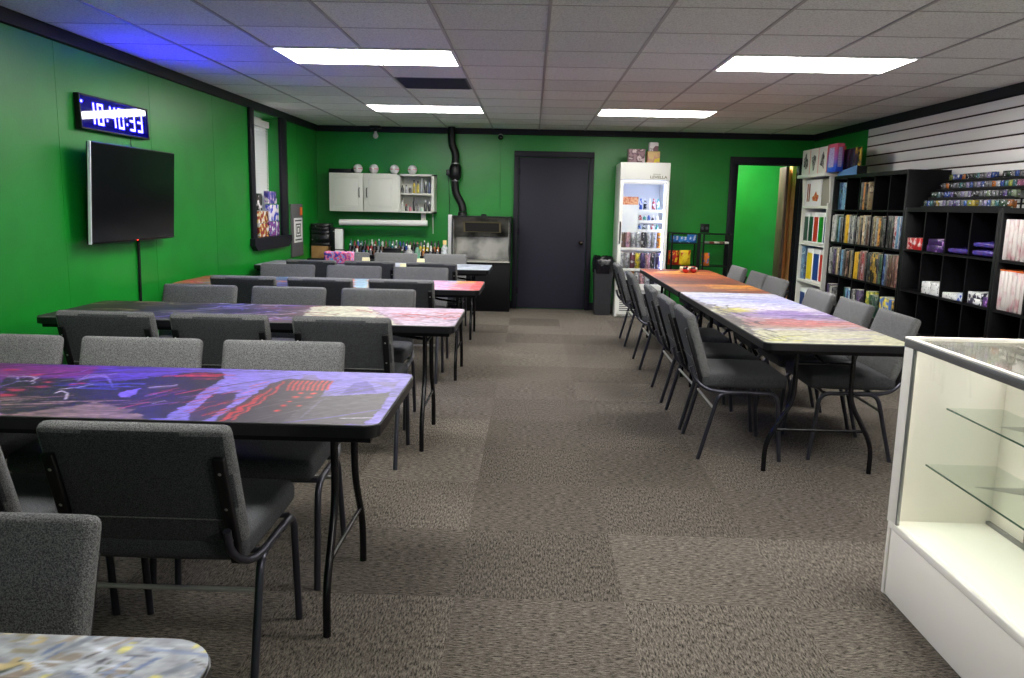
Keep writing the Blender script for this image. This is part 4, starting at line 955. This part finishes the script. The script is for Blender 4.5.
me = bpy.data.meshes.new_from_object(tmp); bpy.data.objects.remove(tmp); me.materials.append(M_letter)
lo_ = obj('lettering', me, None, t, (hw-.12, -.0455, 1.812)); lo_.rotation_euler = (PI/2, 0, 0)
b = MB(); b.box(-.26, -.06, .056, .059, 1.09, 1.47, 0); b.box(-.26, -.06, .055, .0595, 1.44, 1.54, 1)  # blank white of this sheet stands in for glare on the door
tag(obj('poster', b, [mat('glare_white_sheet', (236, 238, 240), rough=.5, c2=(225, 228, 236), scale=4), mat('peach_print', (225, 170, 130), c2=(190, 90, 60), scale=40)], None, (1.41, 10.38, 0)), 'poster with a peach top edge inside the fridge, its white imitating glare', 'poster')
CAN = {
 'silver': (190, 190, 194), 'dark silver': (60, 58, 66), 'orange': (225, 145, 60), 'yellow': (210, 190, 70), 'pink': (200, 150, 160), 'purple': (80, 66, 110), 'white': (220, 220, 222), 'maroon': (120, 70, 80), 'brown': (110, 84, 76)}
CM = {k: mat('can_'+k.replace(' ', '_'), v, rough=.3, metal=.3, c2=[tuple(int(x*.55) for x in v), (205, 200, 205)], scale=22, lo=.48, hi=.58, rnd=True) for k, v in CAN.items()}
def can(x, y, z, h, r, c, label, g):
    tag(obj('drink_can', MB().lathe([(r*.75, 0), (r, .008), (r, h-.015), (r*.8, h-.002), (r*.78, h)], (0,0,0), 14, 0).lathe([(r*.78, h), (1e-5, h-.002)], (0,0,0), 14, 1), [CM[c], M_alu], None, (1.41+x, 10.38+y, z)), label, 'drink can', g)
for z, cs, rn in ((.885, 'brown,pink,silver,silver,dark silver,silver,silver,orange', 'upper'), (.62, 'silver,silver,maroon,yellow,purple,pink,dark silver,purple', 'lower')):
    for i, c in enumerate(cs.split(',')):
        can(-.235+i*.067, .08, z+.001, .208, .033, c, 'tall %s drink can, %s from the handle side, %s can row of the fridge' % (c, ORD[i], rn), 'tall drink cans in the fridge')
for i in range(8):
    c = 'silver,white,orange,silver,pink,silver,dark silver,silver'.split(',')[i]
    can(-.235+i*.067, .08, .421, .17, .033, c, 'tall %s drink can, %s from the handle side, bottom row of the fridge' % (c, ORD[i]), 'tall drink cans in the fridge')
BT = [('teal', (60, 140, 130)), ('white', (220, 220, 225)), ('blue', (60, 90, 180)), ('red', (170, 60, 70)), ('dark', (40, 40, 60))]
for z, rn in ((1.12, 'lower'), (1.235, 'middle'), (1.37, 'upper')):
    for i in range(5):
        cn, cc = BT[(i*2+int(z*100)) % 5]; x = -.02+i*.055
        h = .075 if z < 1.3 else .15
        tag(obj('drink_bottle', MB().lathe([(.02, 0), (.022, .01), (.022, h*.6), (.011, h*.85), (.011, h)], (0,0,0), 12), mat('bottle_'+cn, cc, rough=.25, c2=(220, 220, 225), scale=30, lo=.5, hi=.56, rnd=True), None, (1.41+x, 10.38+.115, z+.001)), 'small %s bottle, %s from the poster on the %s small fridge shelf' % (cn, ORD[i], rn), 'bottle', 'small bottles in the fridge')
# boxes on the fridge
M_mauve = mat('mauve_print', (150, 120, 125), c2=[(90, 60, 70), (210, 190, 190)], scale=14, lo=.45, hi=.55)
tag(obj('snack_box', MB().box(-.105, .105, -.08, .08, 0, .17, bevel=.004), M_mauve, None, (1.305, 10.52, 1.966)), 'mauve and brown printed box on top of the fridge', 'box')
tag(obj('snack_box', MB().box(-.078, .078, -.07, .07, 0, .145, bevel=.004), mat('yellow_print', (215, 185, 120), c2=[(200, 130, 130), (225, 205, 60)], scale=10, lo=.45, hi=.55), None, (1.52, 10.52, 1.966)), 'yellow and pink printed box on top of the fridge', 'box')
tag(obj('snack_box', MB().box(-.055, .055, -.06, .06, 0, .11, bevel=.004), mat('white_mauve', (225, 220, 215), c2=(120, 90, 95), scale=10, lo=.5, hi=.55), None, (1.52, 10.52, 2.1125)), 'small white and mauve box stacked on the yellow one', 'box')
# bin
t = thing('trash_can', 'dark grey square bin with a black bag, between the door and the fridge', 'trash can', (.95, 10.63, 0))
b = MB(); n = 4
def frustum(b, w0, d0, w1, d1, z0, z1): b.add([(-w0,-d0,z0),(w0,-d0,z0),(w0,d0,z0),(-w0,d0,z0),(-w1,-d1,z1),(w1,-d1,z1),(w1,d1,z1),(-w1,d1,z1)], [(0,3,2,1),(4,5,6,7),(0,1,5,4),(1,2,6,5),(2,3,7,6),(3,0,4,7)])
frustum(b, .10, .12, .12, .155, 0, .60); obj('bin', b, mat('bin_grey', (34, 34, 39), rough=.5), t)
b = MB()
for k in range(36):
    a = 2*PI*k/36; c_, s_ = math.cos(a), math.sin(a); q = max(abs(c_), abs(s_))
    for dx_, z, rr in ((0, .60, 1), ): pass
rg = []
for j, (z, rr) in enumerate(((.55, 1.03), (.60, 1.07), (.66, 1.1), (.72, 1.06), (.76, .98), (.74, .86), (.64, .8))):
    ring = []
    for k in range(40):
        a = 2*PI*k/40; c_, s_ = math.cos(a), math.sin(a); q = (abs(c_)**6+abs(s_)**6)**(1/6)
        wv = 1+.035*math.sin(k*2.7+j*1.3)+random.uniform(-.03, .03)
        ring.append((.118*c_/q*rr*wv, .16*s_/q*rr*wv, z+(random.uniform(-.015, .015) if j > 1 else 0)))
    rg.append(ring)
vs = [v for r_ in rg for v in r_]; fs = [(j*40+k, j*40+(k+1) % 40, (j+1)*40+(k+1) % 40, (j+1)*40+k) for j in range(len(rg)-1) for k in range(40)]
b.add(vs, fs, 0, True); obj('bin_bag', b, mat('black_bag', (14, 13, 18), rough=.18, bump=.6, bscale=25), t)
# snack rack
t = thing('snack_rack', 'black wire snack rack against the green wall beside the fridge', 'rack', (0, 0, 0))
b = MB()
for x in (1.83, 2.19, 2.24, 2.60): b.box(x-.02 if x in (2.19, 2.60) else x, x+.02, 10.62, 10.64, 0, 1.085); b.box(x, x+.015, 10.95, 10.965, 0, 1.085)
obj('frame', b, M_black, t)
for z in (.40, .66, .955, 1.08):
    for xa, xb in ((1.83, 2.2), (2.24, 2.61)):
        b = MB(); b.tube([(xa, 10.63, z), (xb, 10.63, z)], .006, 6); b.tube([(xa, 10.95, z), (xb, 10.95, z)], .006, 6)
        for i in range(10): b.tube([(xa+.02+i*.036, 10.63, z), (xa+.02+i*.036, 10.95, z)], .0025, 5)
        obj('wire_shelf', b, M_black, t)
def snack_bag(x, y, z, w_, h, c, c2, label, tilt=.1):
    n, m_ = 10, 10; vs = []; fs = []
    for side in (1, -1):
        for i in range(n+1):
            for j in range(m_+1):
                u = i/n*2-1; v = j/m_*2-1
                th = .035*max(0, 1-u**4)*max(0, 1-v**4)+random.uniform(-.002, .002)*(abs(u) < 1 and abs(v) < 1)
                vs.append((u*w_/2*(1-.05*(1-v*v)), side*th+.03, (v+1)*h/2))
    for s_ in range(2):
        o = s_*(n+1)*(m_+1)
        for i in range(n):
            for j in range(m_): fs.append((o+i*(m_+1)+j, o+(i+1)*(m_+1)+j, o+(i+1)*(m_+1)+j+1, o+i*(m_+1)+j+1))
    key = 'bag_%d_%d_%d' % c
    o = obj('snack_bag', MB().add(vs, fs, 0, True), mat(key, c, rough=.25, c2=c2, scale=14, lo=.5, hi=.56), None, (x, y, z)); tag(o, label, 'snack bag', 'snack bags on the wire rack')
snack_bag(1.89, 10.70, .962, .12, .09, (50, 120, 205), [(200, 215, 235), (40, 80, 180)], 'blue snack bag on the upper rack shelf, next to the fridge')
snack_bag(2.00, 10.70, .962, .12, .08, (70, 140, 215), [(225, 230, 240), (40, 80, 180)], 'pale blue and white snack bag, middle of the upper rack shelf')
snack_bag(2.11, 10.68, .962, .13, .11, (60, 130, 220), [(225, 235, 245), (40, 90, 190)], 'blue snack bag, tallest on the upper rack shelf')
snack_bag(1.885, 10.70, .667, .15, .19, (190, 50, 35), [(235, 190, 50), (160, 30, 30)], 'red and yellow snack bag beside the fridge')
snack_bag(2.03, 10.67, .667, .15, .20, (228, 200, 45), [(215, 170, 40), (190, 60, 40)], 'bright yellow snack bag beside the red one')
snack_bag(2.30, 10.67, .667, .11, .17, (225, 120, 45), [(50, 110, 190), (220, 225, 235)], 'orange and blue snack bag on the wire rack')
for i, c in enumerate(((150, 150, 150), (120, 60, 50), (190, 185, 180), (110, 80, 70), (200, 195, 190))):
    tag(obj('candy_bar', MB().box(-.03, .03, -.06, .06, 0, .025, bevel=.006), mat('candy_%d' % i, c, rough=.3), None, (2.30+i*.066, 10.72, .961)), '%s candy bar, %s from the fridge side of the upper rack shelf' % (['grey', 'brown', 'silver', 'dull brown', 'pale'][i], ORD[i]), 'candy bar', 'candy bars on the wire rack')
t = thing('power_outlet', 'black twin power outlet on the green wall above the snack rack', 'outlet', (2.335, YB, 1.15))
obj('plate', MB().box(-.06, .06, -.008, 0, -.058, .058, bevel=.003), M_black, t)
for s_ in (-1, 1): obj('socket', MB().lathe([(.022, 0), (.02, -.006), (1e-5, -.007)], (s_*.028, -.008, 0), 12, axis='y'), mat('outlet_grey', (85, 85, 92)), t)
# red and black toys on the far right table
for i, (x, y) in enumerate(((1.615, 8.42), (1.70, 8.45))):
    t = thing('toy_figure', 'small red and black round toy on the fiery print table, nearer the %s' % ('aisle' if i == 0 else 'bookcase'), 'toy', (x, y, .7415), 0, 'round toys on the fiery print table')
    obj('body', MB().sphere((0, 0, .036), .036, 14), mat('toy_red', (180, 30, 35), rough=.3), t)
    obj('cap', MB().sphere((-.005, -.012, .05), .026, 12, sq=(1.1, .9, .7)), mat('toy_black', (20, 18, 20), rough=.25), t)
    obj('patch', MB().sphere((.016, -.026, .045), .011, 8), M_whitepaint, t)
tag(obj('napkin', MB().add(*(lambda v, f_: ([Vector((q.x*.9, q.y*1.0, q.z)) for q in v], f_))(*cushion(.2, .055, .09, .01, .02)), 0, True), mat('cream_cloth', (205, 190, 155), rough=.8, c2=(170, 150, 110), scale=14, bump=.5, bscale=30), None, (1.67, 8.56, .7415+.0285)), 'small crumpled cream cloth behind the red toys', 'cloth')

# ------------------------------------------------------------------ spray booth, hose, camera, bulb
t = thing('spray_booth', 'open metal spray booth with grey interior on a black base cabinet', 'spray booth', (-.66, 10.58, 0))
M_booth = mat('booth_steel', (150, 148, 142), rough=.35, metal=.55, c2=(42, 41, 42), scale=3.2, lo=.42, hi=.68)
obj('base_cabinet', MB().box(-.39, .385, .02, .425, 0, .655, bevel=.003), M_blacklam, t)
b = MB(); P_ = [(0, .66), (.425, .66), (.425, 1.25), (.03, 1.25)]
b.prism(P_, -.39, -.372, 'x', 0); b.prism(P_, .367, .385, 'x', 0); b.box(-.39, .385, .03, .425, 1.235, 1.25, 0); b.box(-.39, .385, .0, .425, .645, .66, 0)
obj('shell', b, M_black, t)
b = MB(); b.prism([(.01, .662), (.42, .662), (.42, .672), (.01, .672)], -.37, .365, 'x'); b.prism([(.35, .672), (.42, .672), (.42, .98), (.38, .98)], -.37, .365, 'x')
b.prism([(.30, .985), (.42, .985), (.42, 1.233), (.10, 1.233)], -.37, .365, 'x')
b.prism([(.012, .672), (.3, .672), (.3, 1.2), (.04, 1.2)], -.371, -.362, 'x'); b.prism([(.012, .672), (.3, .672), (.3, 1.2), (.04, 1.2)], .357, .366, 'x')
obj('inner_panels', b, M_booth, t)
a = math.atan2(.2, .248); R = Matrix.Translation((0, .2, 1.109)) @ Matrix.Rotation(a, 4, 'X')
b = MB(); b.box(-.25, .25, -.006, 0, -.09, .09, 1, mat=R); b.box(-.225, .225, -.014, -.004, -.07, .07, 0, mat=R)
for i in range(9): b.box(-.22+i*.05, -.212+i*.05, -.017, -.013, -.068, .068, 0, mat=R)
obj('filter', b, [mat('filter_grey', (52, 50, 50), rough=.8), mat('yellowed_frame', (150, 140, 105), rough=.7)], t)
obj('front_ledge', MB().box(-.385, .38, -.02, .03, .652, .668, bevel=.002), mat('ledge_grey', (170, 168, 160), rough=.4), t)
obj('hose_collar', MB().lathe([(.06, 1.25), (.06, 1.295), (.045, 1.30)], (-.27, .27, 0), 16).lathe([(.04, 1.25), (.035, 1.275), (.01, 1.28)], (.02, .2, 0), 12), M_black, t)
t = thing('vent_hose', 'black flexible exhaust hose with an inline fan above the spray booth', 'hose', (0, 0, 0))
def ribbed(pts, r, n=60):
    P = rounded(pts, .12, 8); out = []; rr = []
    L = [0]
    for a_, b_ in zip(P, P[1:]): L.append(L[-1]+(b_-a_).length)
    for i in range(n+1):
        s_ = L[-1]*i/n; j = max(k for k in range(len(L)) if L[k] <= s_+1e-9); j = min(j, len(P)-2)
        u = (s_-L[j])/max(1e-9, L[j+1]-L[j]); out.append(P[j].lerp(P[j+1], u)); rr.append(r*(1 if i % 2 else .9))
    return out, rr
p, r_ = ribbed([(-1.085, 10.86, 2.40), (-1.085, 10.86, 2.18), (-1.03, 10.86, 2.07), (-1.03, 10.86, 1.935)], .052); obj('upper_hose', MB().tube(p, r_, 12), M_black, t)
p, r_ = ribbed([(-1.035, 10.86, 1.70), (-1.03, 10.86, 1.55), (-.94, 10.86, 1.40), (-.93, 10.85, 1.34), (-.93, 10.85, 1.304)], .052); obj('lower_hose', MB().tube(p, r_, 12), M_black, t)
obj('fan_housing', MB().lathe([(.05, 1.70), (.056, 1.72), (.078, 1.75), (.082, 1.80), (.082, 1.86), (.076, 1.89), (.056, 1.92), (.05, 1.94)], (-1.032, 10.86, 0), 18), M_black, t)
b = MB()
for z in (1.705, 1.93): b.lathe([(.055, z-.007), (.058, z), (.055, z+.007)], (-1.032, 10.86, 0), 18)
obj('clamp', b, M_alu, t)
b = MB().box(-1.15, -1.10, 10.82, 10.88, 1.77, 1.85, bevel=.006); b.tube([(-1.12, 10.85, 1.77), (-1.115, 10.9, 1.5), (-1.11, 10.9, 1.2)], .004, 5); obj('junction_box', b, M_black, t)
t = thing('security_camera', 'small dark dome camera high on the back wall beside the black door', 'camera', (-.445, YB, 2.30))
obj('mount', MB().lathe([(.035, 0), (.035, -.02), (.02, -.03)], (0,0,0), 14, axis='y'), M_whitepaint, t); obj('lens', MB().sphere((0, -.05, -.012), .036, 14), mat('camera_black', (25, 24, 28), rough=.15), t)
obj('cable', MB().tube([(0, -.004, -.03), (.0, -.004, -.5), (.01, -.004, -.95)], .004, 5), M_green, t)
t = thing('light_bulb', 'white bulb in a black socket at the top of the back wall', 'light bulb', (-2.105, 10.93, 2.33))
obj('socket', MB().box(-.07, .07, -.05, .06, .035, .072, bevel=.004).lathe([(.024, .035), (.022, .0)], (0,0,0), 12), M_black, t)
obj('bulb', MB().lathe([(.016, 0), (.02, -.02), (.036, -.05), (.036, -.07), (.022, -.09), (1e-5, -.096)], (0,0,0), 14), mat('frosted_bulb', (225, 225, 225), rough=.2), t)

# ------------------------------------------------------------------ white wall cabinet
t = thing('wall_cabinet', 'white wall cabinet with two panelled doors and open shelves', 'cabinet', (-2.68, 10.72, 1.275))
W_, D_, H_ = 1.385, .30, .50; M_cab = mat('cabinet_white', (214, 214, 206), rough=.45)
b = MB(); b.box(0, W_, 0, D_-.002, 0, .018); b.box(0, W_, 0, D_-.002, H_-.018, H_); b.box(0, .018, 0, D_-.002, 0, H_); b.box(W_-.02, W_, 0, D_-.002, 0, H_); b.box(.905, .935, 0, D_-.002, 0, H_); b.box(0, W_, D_-.012, D_-.002, 0, H_)
b.box(.90, W_, -.018, 0, 0, .022); b.box(.90, W_, -.018, 0, H_-.022, H_); b.box(.90, .94, -.018, 0, 0, H_); b.box(W_-.035, W_, -.018, 0, 0, H_)
obj('carcass', b, M_cab, t)
obj('shelf', MB().box(.935, W_-.02, -.016, D_-.012, .235, .255), M_cab, t)
for i, x0 in enumerate((.002, .455)):
    b = MB(); w2 = .444
    b.box(x0, x0+w2, -.02, -.001, .003, H_-.003, 0, bevel=.002)
    b.box(x0+.07, x0+w2-.07, -.027, -.019, .075, H_-.075, 0, bevel=.006)
    for q in ((x0+.055, x0+.062, .06, H_-.06), (x0+w2-.062, x0+w2-.055, .06, H_-.06)): b.box(q[0], q[1], -.024, -.019, q[2], q[3])
    b.box(x0+.055, x0+w2-.055, -.024, -.019, .06, .067); b.box(x0+.055, x0+w2-.055, -.024, -.019, H_-.067, H_-.06)
    d = obj('door', b, M_cab, t)
    hx = x0+w2-.045 if i == 0 else x0+.045
    obj('handle', MB().tube(rounded([(hx, -.02, .19), (hx, -.045, .2), (hx, -.045, .3), (hx, -.02, .31)], .015), [.006]*2+[.005]*9+[.007]*0+[.006]*3 if False else .006, 8), mat('dark_handle', (60, 56, 54), rough=.3, metal=.8), d)
def little_bottle(x, y, z, r, h, c, cap, label, group, cat='bottle', name='bottle'):
    key = name+'_%d_%d_%d' % c; ck = 'cap_%d_%d_%d' % cap
    b = MB().lathe([(r, 0), (r, h*.62), (r*.45, h*.78), (r*.45, h*.82)], (0,0,0), 10, 0); b.lathe([(r*.55, h*.8), (r*.55, h), (1e-5, h)], (0,0,0), 10, 1)
    tag(obj(name, b, [mat(key, c, rough=.25, c2=tuple(min(255, int(v*.6+40)) for v in c), scale=30, rnd=True), mat(ck, cap, rough=.35)], None, (x, y, z)), label, cat, group)
CBZ = 1.275+.255; r0 = random.Random(9)
up = [('dark', (50, 50, 58), (30, 30, 30)), ('pale', (190, 190, 195), (60, 60, 60)), ('dark', (40, 40, 46), (200, 200, 200)), ('yellow', (190, 165, 50), (30, 28, 28)), ('yellow', (200, 180, 70), (30, 28, 28)), ('clear', (150, 155, 165), (150, 150, 155)), ('black', (30, 30, 36), (220, 220, 220)), ('blue-grey', (90, 100, 140), (40, 40, 60))]
hs = [.10, .11, .09, .17, .16, .19, .15, .17]
for i, (n_, c, cp) in enumerate(up): little_bottle(-2.68+.96+i*.051, 10.76, CBZ, .019, hs[i], c, cp, '%s bottle, %s from the doors on the upper open shelf of the cabinet' % (n_, ORD[i]), 'bottles on the cabinet shelves')
lw = [('white', (205, 205, 200), (190, 190, 190)), ('dark', (60, 56, 60), (180, 60, 60)), ('pink', (200, 110, 120), (60, 40, 40)), ('black', (26, 24, 30), (24, 24, 24)), ('grey', (120, 120, 124), (50, 50, 50)), ('pale green', (170, 200, 180), (220, 220, 220)), ('dark', (40, 40, 44), (200, 200, 200)), ('black', (25, 25, 30), (230, 230, 230))]
hs = [.14, .09, .08, .19, .09, .06, .15, .13]
for i, (n_, c, cp) in enumerate(lw): little_bottle(-2.68+.96+i*.051, 10.76, 1.275+.018, .019, hs[i], c, cp, '%s bottle, %s from the doors on the lower open shelf of the cabinet' % (n_, ORD[i]), 'bottles on the cabinet shelves')
# white balls with a pink line on the cabinet
for i, x in enumerate((-2.325, -2.112, -1.838, -1.60)):
    t = thing('round_ornament', 'round white ornament with a pink line on the cabinet, %s from the corner' % ORD[i], 'ornament', (x, 10.84, 1.775), 0, 'white round ornaments on the cabinet')
    obj('ball', MB().sphere((0, 0, .062), .062, 18), mat('white_ball', (225, 222, 225), rough=.3), t)
    obj('band', MB().lathe([(.0605, .056), (.063, .060), (.063, .064), (.0605, .068)], (0,0,0), 20), mat('pink_band', (205, 110, 125)), t)
    obj('button', MB().lathe([(.016, -.058), (.015, -.066), (1e-5, -.067)], (0, 0, .062), 12, axis='y'), M_whitepaint, t)
tag(obj('tray', MB().box(0, .30, 0, .22, 0, .055, bevel=.01), M_black, None, (-2.70, 10.76, 1.775)), 'flat black case on top of the white wall cabinet', 'case')
t = thing('tube_light', 'long white tube lamp hung below the white wall cabinet', 'lamp', (-1.98, 10.80, 1.15))
obj('tube', MB().tube([(-.59, 0, -.022), (.585, 0, -.012)], .041, 16), mat('white_tube', (232, 232, 230), rough=.3), t)
obj('bracket', MB().box(.50, .56, .02, .05, -.02, .126), M_cab, t); obj('pull_cord', MB().tube([(.655, .03, .126), (.66, .03, -.15)], .004, 5), M_cab, t)

# ------------------------------------------------------------------ hobby counter
t = thing('hobby_counter', 'long dark counter under the white wall cabinet', 'counter', (-2.05, 10.7, 0))
CZ = .66
obj('worktop', MB().box(-.86, .99, -.3, .3, CZ-.03, CZ, bevel=.003), M_blacklam, t)
for x in (-.83, .95): obj('side_panel', MB().box(x-.012, x+.012, -.28, .3, 0, CZ-.03), M_blacklam, t)
obj('back_panel', MB().box(-.82, .94, .28, .3, .1, CZ-.03), M_blacklam, t)
t = thing('paint_rack', 'stepped rack for hobby paint bottles on the counter', 'rack', (-1.82, 10.78, CZ))
for i in range(3):
    h = .05+i*.055; obj('step', MB().box(-.62, .62, -.11+i*.055, -.056+i*.055, 0, h-.001), M_blacklam, t)
cols = [('blue', (50, 70, 150)), ('grey', (120, 122, 128)), ('black', (28, 28, 34)), ('white', (205, 206, 205)), ('green', (50, 110, 70)), ('brown', (100, 66, 48)), ('red', (150, 46, 48)), ('yellow', (205, 180, 60)), ('teal', (50, 110, 120)), ('orange', (190, 110, 50))]
for rr in range(3):
    for i in range(26):
        cn, cc = cols[r0.choice([0, 1, 1, 2, 2, 2, 3, 4, 5, 6, 8] if i < 17 else [1, 2, 2, 4, 7, 7, 9, 5, 3])]
        cap = (225, 225, 222) if r0.random() < .3 else (18, 18, 22)
        little_bottle(-2.42+i*.047, 10.78-.083+rr*.055, CZ+.05+rr*.055, .0165, .085+r0.uniform(-.008, .01), cc, cap, 'small %s hobby paint bottle, %s from the window wall, %s row of the rack' % (cn, ORD[i], ['front', 'middle', 'back'][rr]), 'hobby paint bottles on the stepped rack', 'paint bottle', 'paint_bottle')
for i, (x, w_, h, c, lb) in enumerate(((-1.34, .05, .20, (195, 195, 190), 'white cylinder bottle standing in front of the paints'), (-1.235, .045, .22, (110, 170, 140), 'green and white bottle with black cap in front of the paints'), (-1.42, .03, .13, (40, 40, 46), 'short dark bottle in front of the paints'), (-2.28, .04, .14, (200, 205, 205), 'round white bottle near the black boxes on the counter'))):
    little_bottle(x-.25 if i < 3 else x, 10.5, CZ, w_*.8, h, c, (30, 28, 30) if i in (1, 2) else (215, 215, 210), lb, 'larger bottles on the hobby counter')
little_bottle(-1.13, 10.52, CZ, .045, .27, (200, 205, 210), (228, 200, 130), 'tall clear spray bottle with a cream cap beside the spray booth', None)
t = thing('storage_case', 'dark flat case standing among the paint bottles', 'case', (-1.82, 10.52, CZ)); obj('box', MB().box(-.10, .10, -.05, .05, 0, .15, bevel=.006), M_black, t); obj('lid', MB().box(-.102, .102, -.052, .052, .13, .155, bevel=.006), M_black, t)
tag(obj('foam_board', MB().box(-.025, .025, -.02, .02, 0, .60, bevel=.003), M_whitepaint, None, (-1.09, 10.80, CZ)), 'tall narrow white board standing between the paints and the spray booth', 'panel')
# stack at the left end
tag(obj('cardboard_box', MB().box(0, .22, 0, .3, 0, .16, bevel=.003), mat('cardboard', (165, 128, 80), rough=.9, c2=(150, 112, 66), scale=8), None, (-2.89, 10.55, CZ)), 'brown cardboard box under the black game boxes on the counter', 'box')
M_bprint = mat('black_box_print', (16, 15, 20), rough=.3, c2=(190, 190, 190), scale=26, lo=.66, hi=.69, rnd=True, stretch=(1, 1, 2))
zz = CZ+.1605
for i, (h, w_) in enumerate(((.04, .24), (.11, .23), (.05, .24), (.045, .22), (.045, .235))):
    tag(obj('game_box', MB().box(0, w_, 0, .28, 0, h-.001, bevel=.002, seg=1), M_bprint, None, (-2.895+.01*(i % 2), 10.56, zz)), 'black game box with pale lettering, %s up in the stack on the cardboard box' % ORD[i], 'box', 'black game boxes stacked on the counter'); zz += h
tag(obj('game_box', MB().box(0, .13, 0, .25, 0, .40, bevel=.002, seg=1), M_bprint, None, (-2.645, 10.58, CZ)), 'black upright box beside the black game box stack', 'box')
tag(obj('paper_roll', MB().box(0, .095, 0, .08, 0, .385, bevel=.004), M_whitepaint, None, (-2.56, 10.48, CZ+.001)), 'tall white carton standing in front of the black boxes', 'carton')
# tote and cards on the farthest left table
M_tote = mat('floral_print', (60, 60, 160), rough=.7, c2=[(215, 70, 120), (225, 130, 140), (70, 160, 220)], scale=26, lo=.42, hi=.48)
t = thing('tote_bag', 'multicoloured pink and blue patterned bag on the pale grey print table', 'bag', (-2.06, 8.62, .7415))
v, f_ = cushion(.30, .13, .14, .012, .02); obj('body', MB().add([Vector((q.x*(1+.5*q.z), q.y, q.z+.065)) for q in v], f_, 0, True), M_tote, t)
obj('strap', MB().tube(rounded([(-.08, 0, .125), (-.07, 0, .15), (.07, 0, .15), (.08, 0, .125)], .03), .006, 6), M_black, t)
for i, (x, y, lb) in enumerate(((-1.72, 8.90, 'small cream card stand behind the middle chair by the counter'), (-1.22, 8.90, 'small cream card stand behind the aisle chair by the counter'), (-1.33, 8.42, 'small pale card stand on the near side of the pale grey print table'))):
    hgt = .055 if i < 2 else .03
    tag(obj('card_stand', MB().prism([(-.03, 0), (.03, 0), (.006, hgt), (-.006, hgt)], -.04, .04, 'x'), mat('cream_card', (215, 208, 165), rough=.7), None, (x-.11 if i == 0 else x, y, .7415)), lb, 'card stand', 'cream card stands on the pale grey print table')

# ------------------------------------------------------------------ sign and window packs
t = thing('wall_sign', 'grey board with a white concentric rectangle plate and orange tag on the green wall', 'sign', (XL, 9.98, 1.04))
obj('board', MB().box(0, .02, -.24, .24, -.32, .32, bevel=.003), mat('board_grey', (88, 86, 90), rough=.6), t)
b = MB(); b.box(.02, .023, -.15, .2, -.15, .15, 0)
for k, (hy, hz) in enumerate(((.14, .125), (.105, .08), (.055, .045))):
    th = .016
    for y0, y1, z0, z1 in ((-hy, hy, hz-th, hz), (-hy, hy, -hz, -hz+th)): b.box(.023, .0245, y0+.025, y1+.025, z0, z1, 1)
    if k: 
        for y0, y1 in ((-hy, -hy+.018), (hy-.018, hy)): b.box(.023, .0245, y0+.025, y1+.025, -hz, hz, 1)
obj('plate', b, [M_whitepaint, M_black], t)
obj('orange_tag', MB().box(.02, .03, .11, .2, .18, .28, bevel=.003), mat('tag_orange', (225, 110, 40)), t)
PKW = [mat('foil_pack_%d' % i, c, rough=.25, c2=[c2, (225, 220, 225)], scale=16, lo=.46, hi=.54, rnd=True) for i, (c, c2) in enumerate((((70, 70, 150), (160, 130, 190)), ((60, 70, 190), (210, 200, 225)), ((130, 70, 140), (60, 50, 140)), ((150, 60, 60), (200, 170, 70)), ((30, 28, 34), (90, 80, 80))))]
for y, z, w_, h, mi, lb in ((9.04, 1.36, .3, .14, 0, 'blue and violet foil pack, topmost in the window display'), (9.09, 1.17, .33, .185, 1, 'white and blue foil pack in the middle of the window display'), (9.09, 1.0025, .36, .165, 2, 'violet and pink foil pack at the bottom of the window display'), (8.70, 1.155, .34, .13, 3, 'red and gold foil pack on the near side of the window display'), (8.74, 1.0025, .30, .15, 3, 'yellow and red foil pack low on the near side of the window display'), (8.60, 1.29, .17, .18, 4, 'dark foil pack at the upper near side of the window display')):
    tag(obj('trading_card_box', MB().box(0, .05, -w_/2, w_/2, 0, h-.003, bevel=.004), PKW[mi], None, (XL-.03, y, z)), lb, 'box', 'card boxes stacked in the window')

# ------------------------------------------------------------------ world and daylight
wd = bpy.data.worlds.new('world'); sc.world = wd; wd.use_nodes = True
bg = wd.node_tree.nodes['Background']; bg.inputs[0].default_value = (.72, .84, 1, 1); bg.inputs[1].default_value = .45
def portal(loc, rot, sx_, sy_):
    l = bpy.data.lights.new('window_portal', 'AREA'); l.shape = 'RECTANGLE'; l.size = sx_; l.size_y = sy_; l.cycles.is_portal = True
    o = bpy.data.objects.new('window_portal', l); COL.objects.link(o); o.location = loc; o.rotation_euler = rot
portal((.7, YF-.16, 1.5), (PI/2, 0, 0), 3.8, 1.2)
portal((XL-.21, 8.92, 1.65), (0, -PI/2, 0), 1.33, .9)

vs_ = sc.view_settings; sc.display_settings.display_device = 'sRGB'
vs_.view_transform = 'Standard'; vs_.look = 'None'; vs_.gamma = 1; vs_.use_curve_mapping = False; vs_.exposure = 1.25
sc.cycles.max_bounces = 8; sc.cycles.transparent_max_bounces = 16; sc.cycles.sample_clamp_indirect = 6; sc.cycles.use_denoising = True
